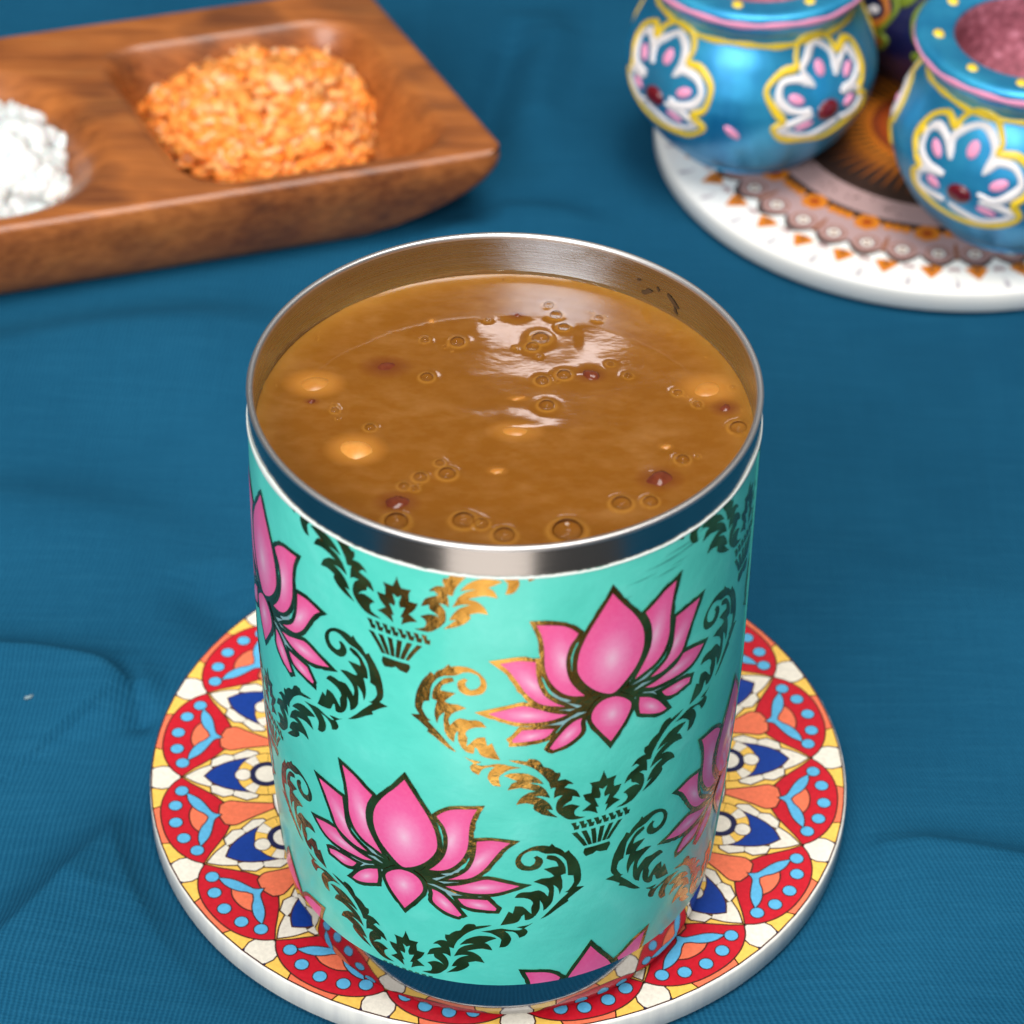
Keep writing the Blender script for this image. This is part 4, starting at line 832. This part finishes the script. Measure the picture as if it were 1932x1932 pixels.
def heap(name, label, cat, cx, cy, rx, ry, h, n, size, shape, m, seed):
    g = np.random.default_rng(seed); bm = bmesh.new(); bmesh.ops.create_icosphere(bm, subdivisions=2 if n < 500 else 1, radius=1)
    bv = np.array([v.co for v in bm.verts]); bm.faces.ensure_lookup_table(); bf = np.array([[v.index for v in f.verts] for f in bm.faces]); bm.free()
    V, F, A = [], [], []
    k = 0
    for i in range(n):
        a = g.uniform(0, 6.283); q = math.sqrt(g.uniform(0, 1)); lump = 1 + .06 * math.sin(3 * a + seed) + .05 * math.sin(7 * a)
        x, y = rx * q * lump * math.cos(a), ry * q * lump * math.sin(a)
        top = h * max(0, (1 - q ** 2.6)) * (1 + .12 * math.sin(x * .35) * math.cos(y * .3))
        z = top * g.uniform(.82, 1.04) + size * .3
        s = size * g.uniform(.7, 1.25) * np.array(shape) * g.uniform(.85, 1.15, 3)
        R = np.array(Matrix.Rotation(g.uniform(0, 6.28), 3, 'Z') @ Matrix.Rotation(g.normal(0, .45), 3, 'X') @ Matrix.Rotation(g.normal(0, .45), 3, 'Y'))
        vv = bv * s * (1 + (.10 if n > 500 else .03) * g.standard_normal((len(bv), 1)))
        if shape[0] > 1.3: vv[:, 2] += .25 * vv[:, 0] ** 2 / (size * 2)
        V.append(vv @ R.T + (x, y, z)); F.append(bf + k); k += len(bv); A.append(np.full(len(bv), g.uniform(0, 1)))
    # a core so that no gap shows the wood
    aa = np.linspace(0, 6.283, 40, endpoint=False); qq = np.linspace(0, .93, 10)
    ga, gq = np.meshgrid(aa, qq); lump = 1 + .06 * np.sin(3 * ga + seed) + .05 * np.sin(7 * ga)
    core = np.stack([rx * gq * lump * np.cos(ga), ry * gq * lump * np.sin(ga), h * (1 - gq ** 2.6) * .82], -1).reshape(-1, 3)
    ii, jj = np.meshgrid(np.arange(9), np.arange(40), indexing='ij'); j2 = (jj + 1) % 40
    c0, c1, c2, c3 = ii * 40 + jj, ii * 40 + j2, (ii + 1) * 40 + j2, (ii + 1) * 40 + jj
    F.append(np.concatenate([np.stack([c0, c2, c1], -1).reshape(-1, 3), np.stack([c0, c3, c2], -1).reshape(-1, 3)]) + k); V.append(core); A.append(np.full(len(core), .2))
    V = np.concatenate(V); F = np.concatenate(F)
    me = bpy.data.meshes.new(name); me.from_pydata((V * mm).tolist(), [], F.tolist()); me.polygons.foreach_set('use_smooth', [True] * len(me.polygons))
    at = me.attributes.new('tone', 'FLOAT', 'POINT'); at.data.foreach_set('value', np.concatenate(A)); me.materials.append(m)
    o = bpy.data.objects.new(name, me); COL.objects.link(o); o.location = (cx * mm, cy * mm, FLOOR * mm)
    return tag(o, label, cat, kind='stuff')
def tone_mat(name, stops, rough, sss):
    m = mat(name, stops[0][1], rough, Subsurface_Weight=sss, Subsurface_Scale=.0015, Specular_IOR_Level=.3)
    t = NT(m); a = t.n('Attribute', attribute_name='tone'); t.l(t.ramp(a.outputs['Fac'], stops), t.b.inputs['Base Color']); return m
heap('orange_flakes', 'heap of small orange flakes in the well of the wooden tray', 'flakes', -52.5, 217, 25, 24.5, 11, 1150, 2.25, (1.3, 1.0, .24),
     tone_mat('orange_flake', [(0, srgb(250, 138, 48)), (.5, srgb(254, 156, 74)), (.85, srgb(255, 174, 106)), (1, srgb(255, 198, 156))], .65, .3), 5)
heap('white_crumbs', 'heap of moist white crumbs in the round well of the wooden tray', 'crumbs', -110, 194.5, 22.5, 23.5, 10, 300, 2.6, (1.05, 1, .9),
     tone_mat('white_crumb', [(0, srgb(206, 208, 208)), (.6, srgb(222, 223, 222)), (1, srgb(234, 233, 230))], .6, .25), 9)

# ------------------------------------------------------------------ a speck of lint on the cloth
bpy.context.view_layer.update()
_hit, _loc, _n, _i = cloth.ray_cast(Vector((-81.5, 40.3, 60)) * mm, Vector((0, 0, -1)))
lt = blob('lint_speck', .8, .35, .3, mat('lint', srgb(120, 142, 150), .9), 3, (-81.5, 40.3, _loc.z / mm + .22), .5, .3, .5)
tag(lt, 'tiny pale lint speck on the blue cloth', 'lint')
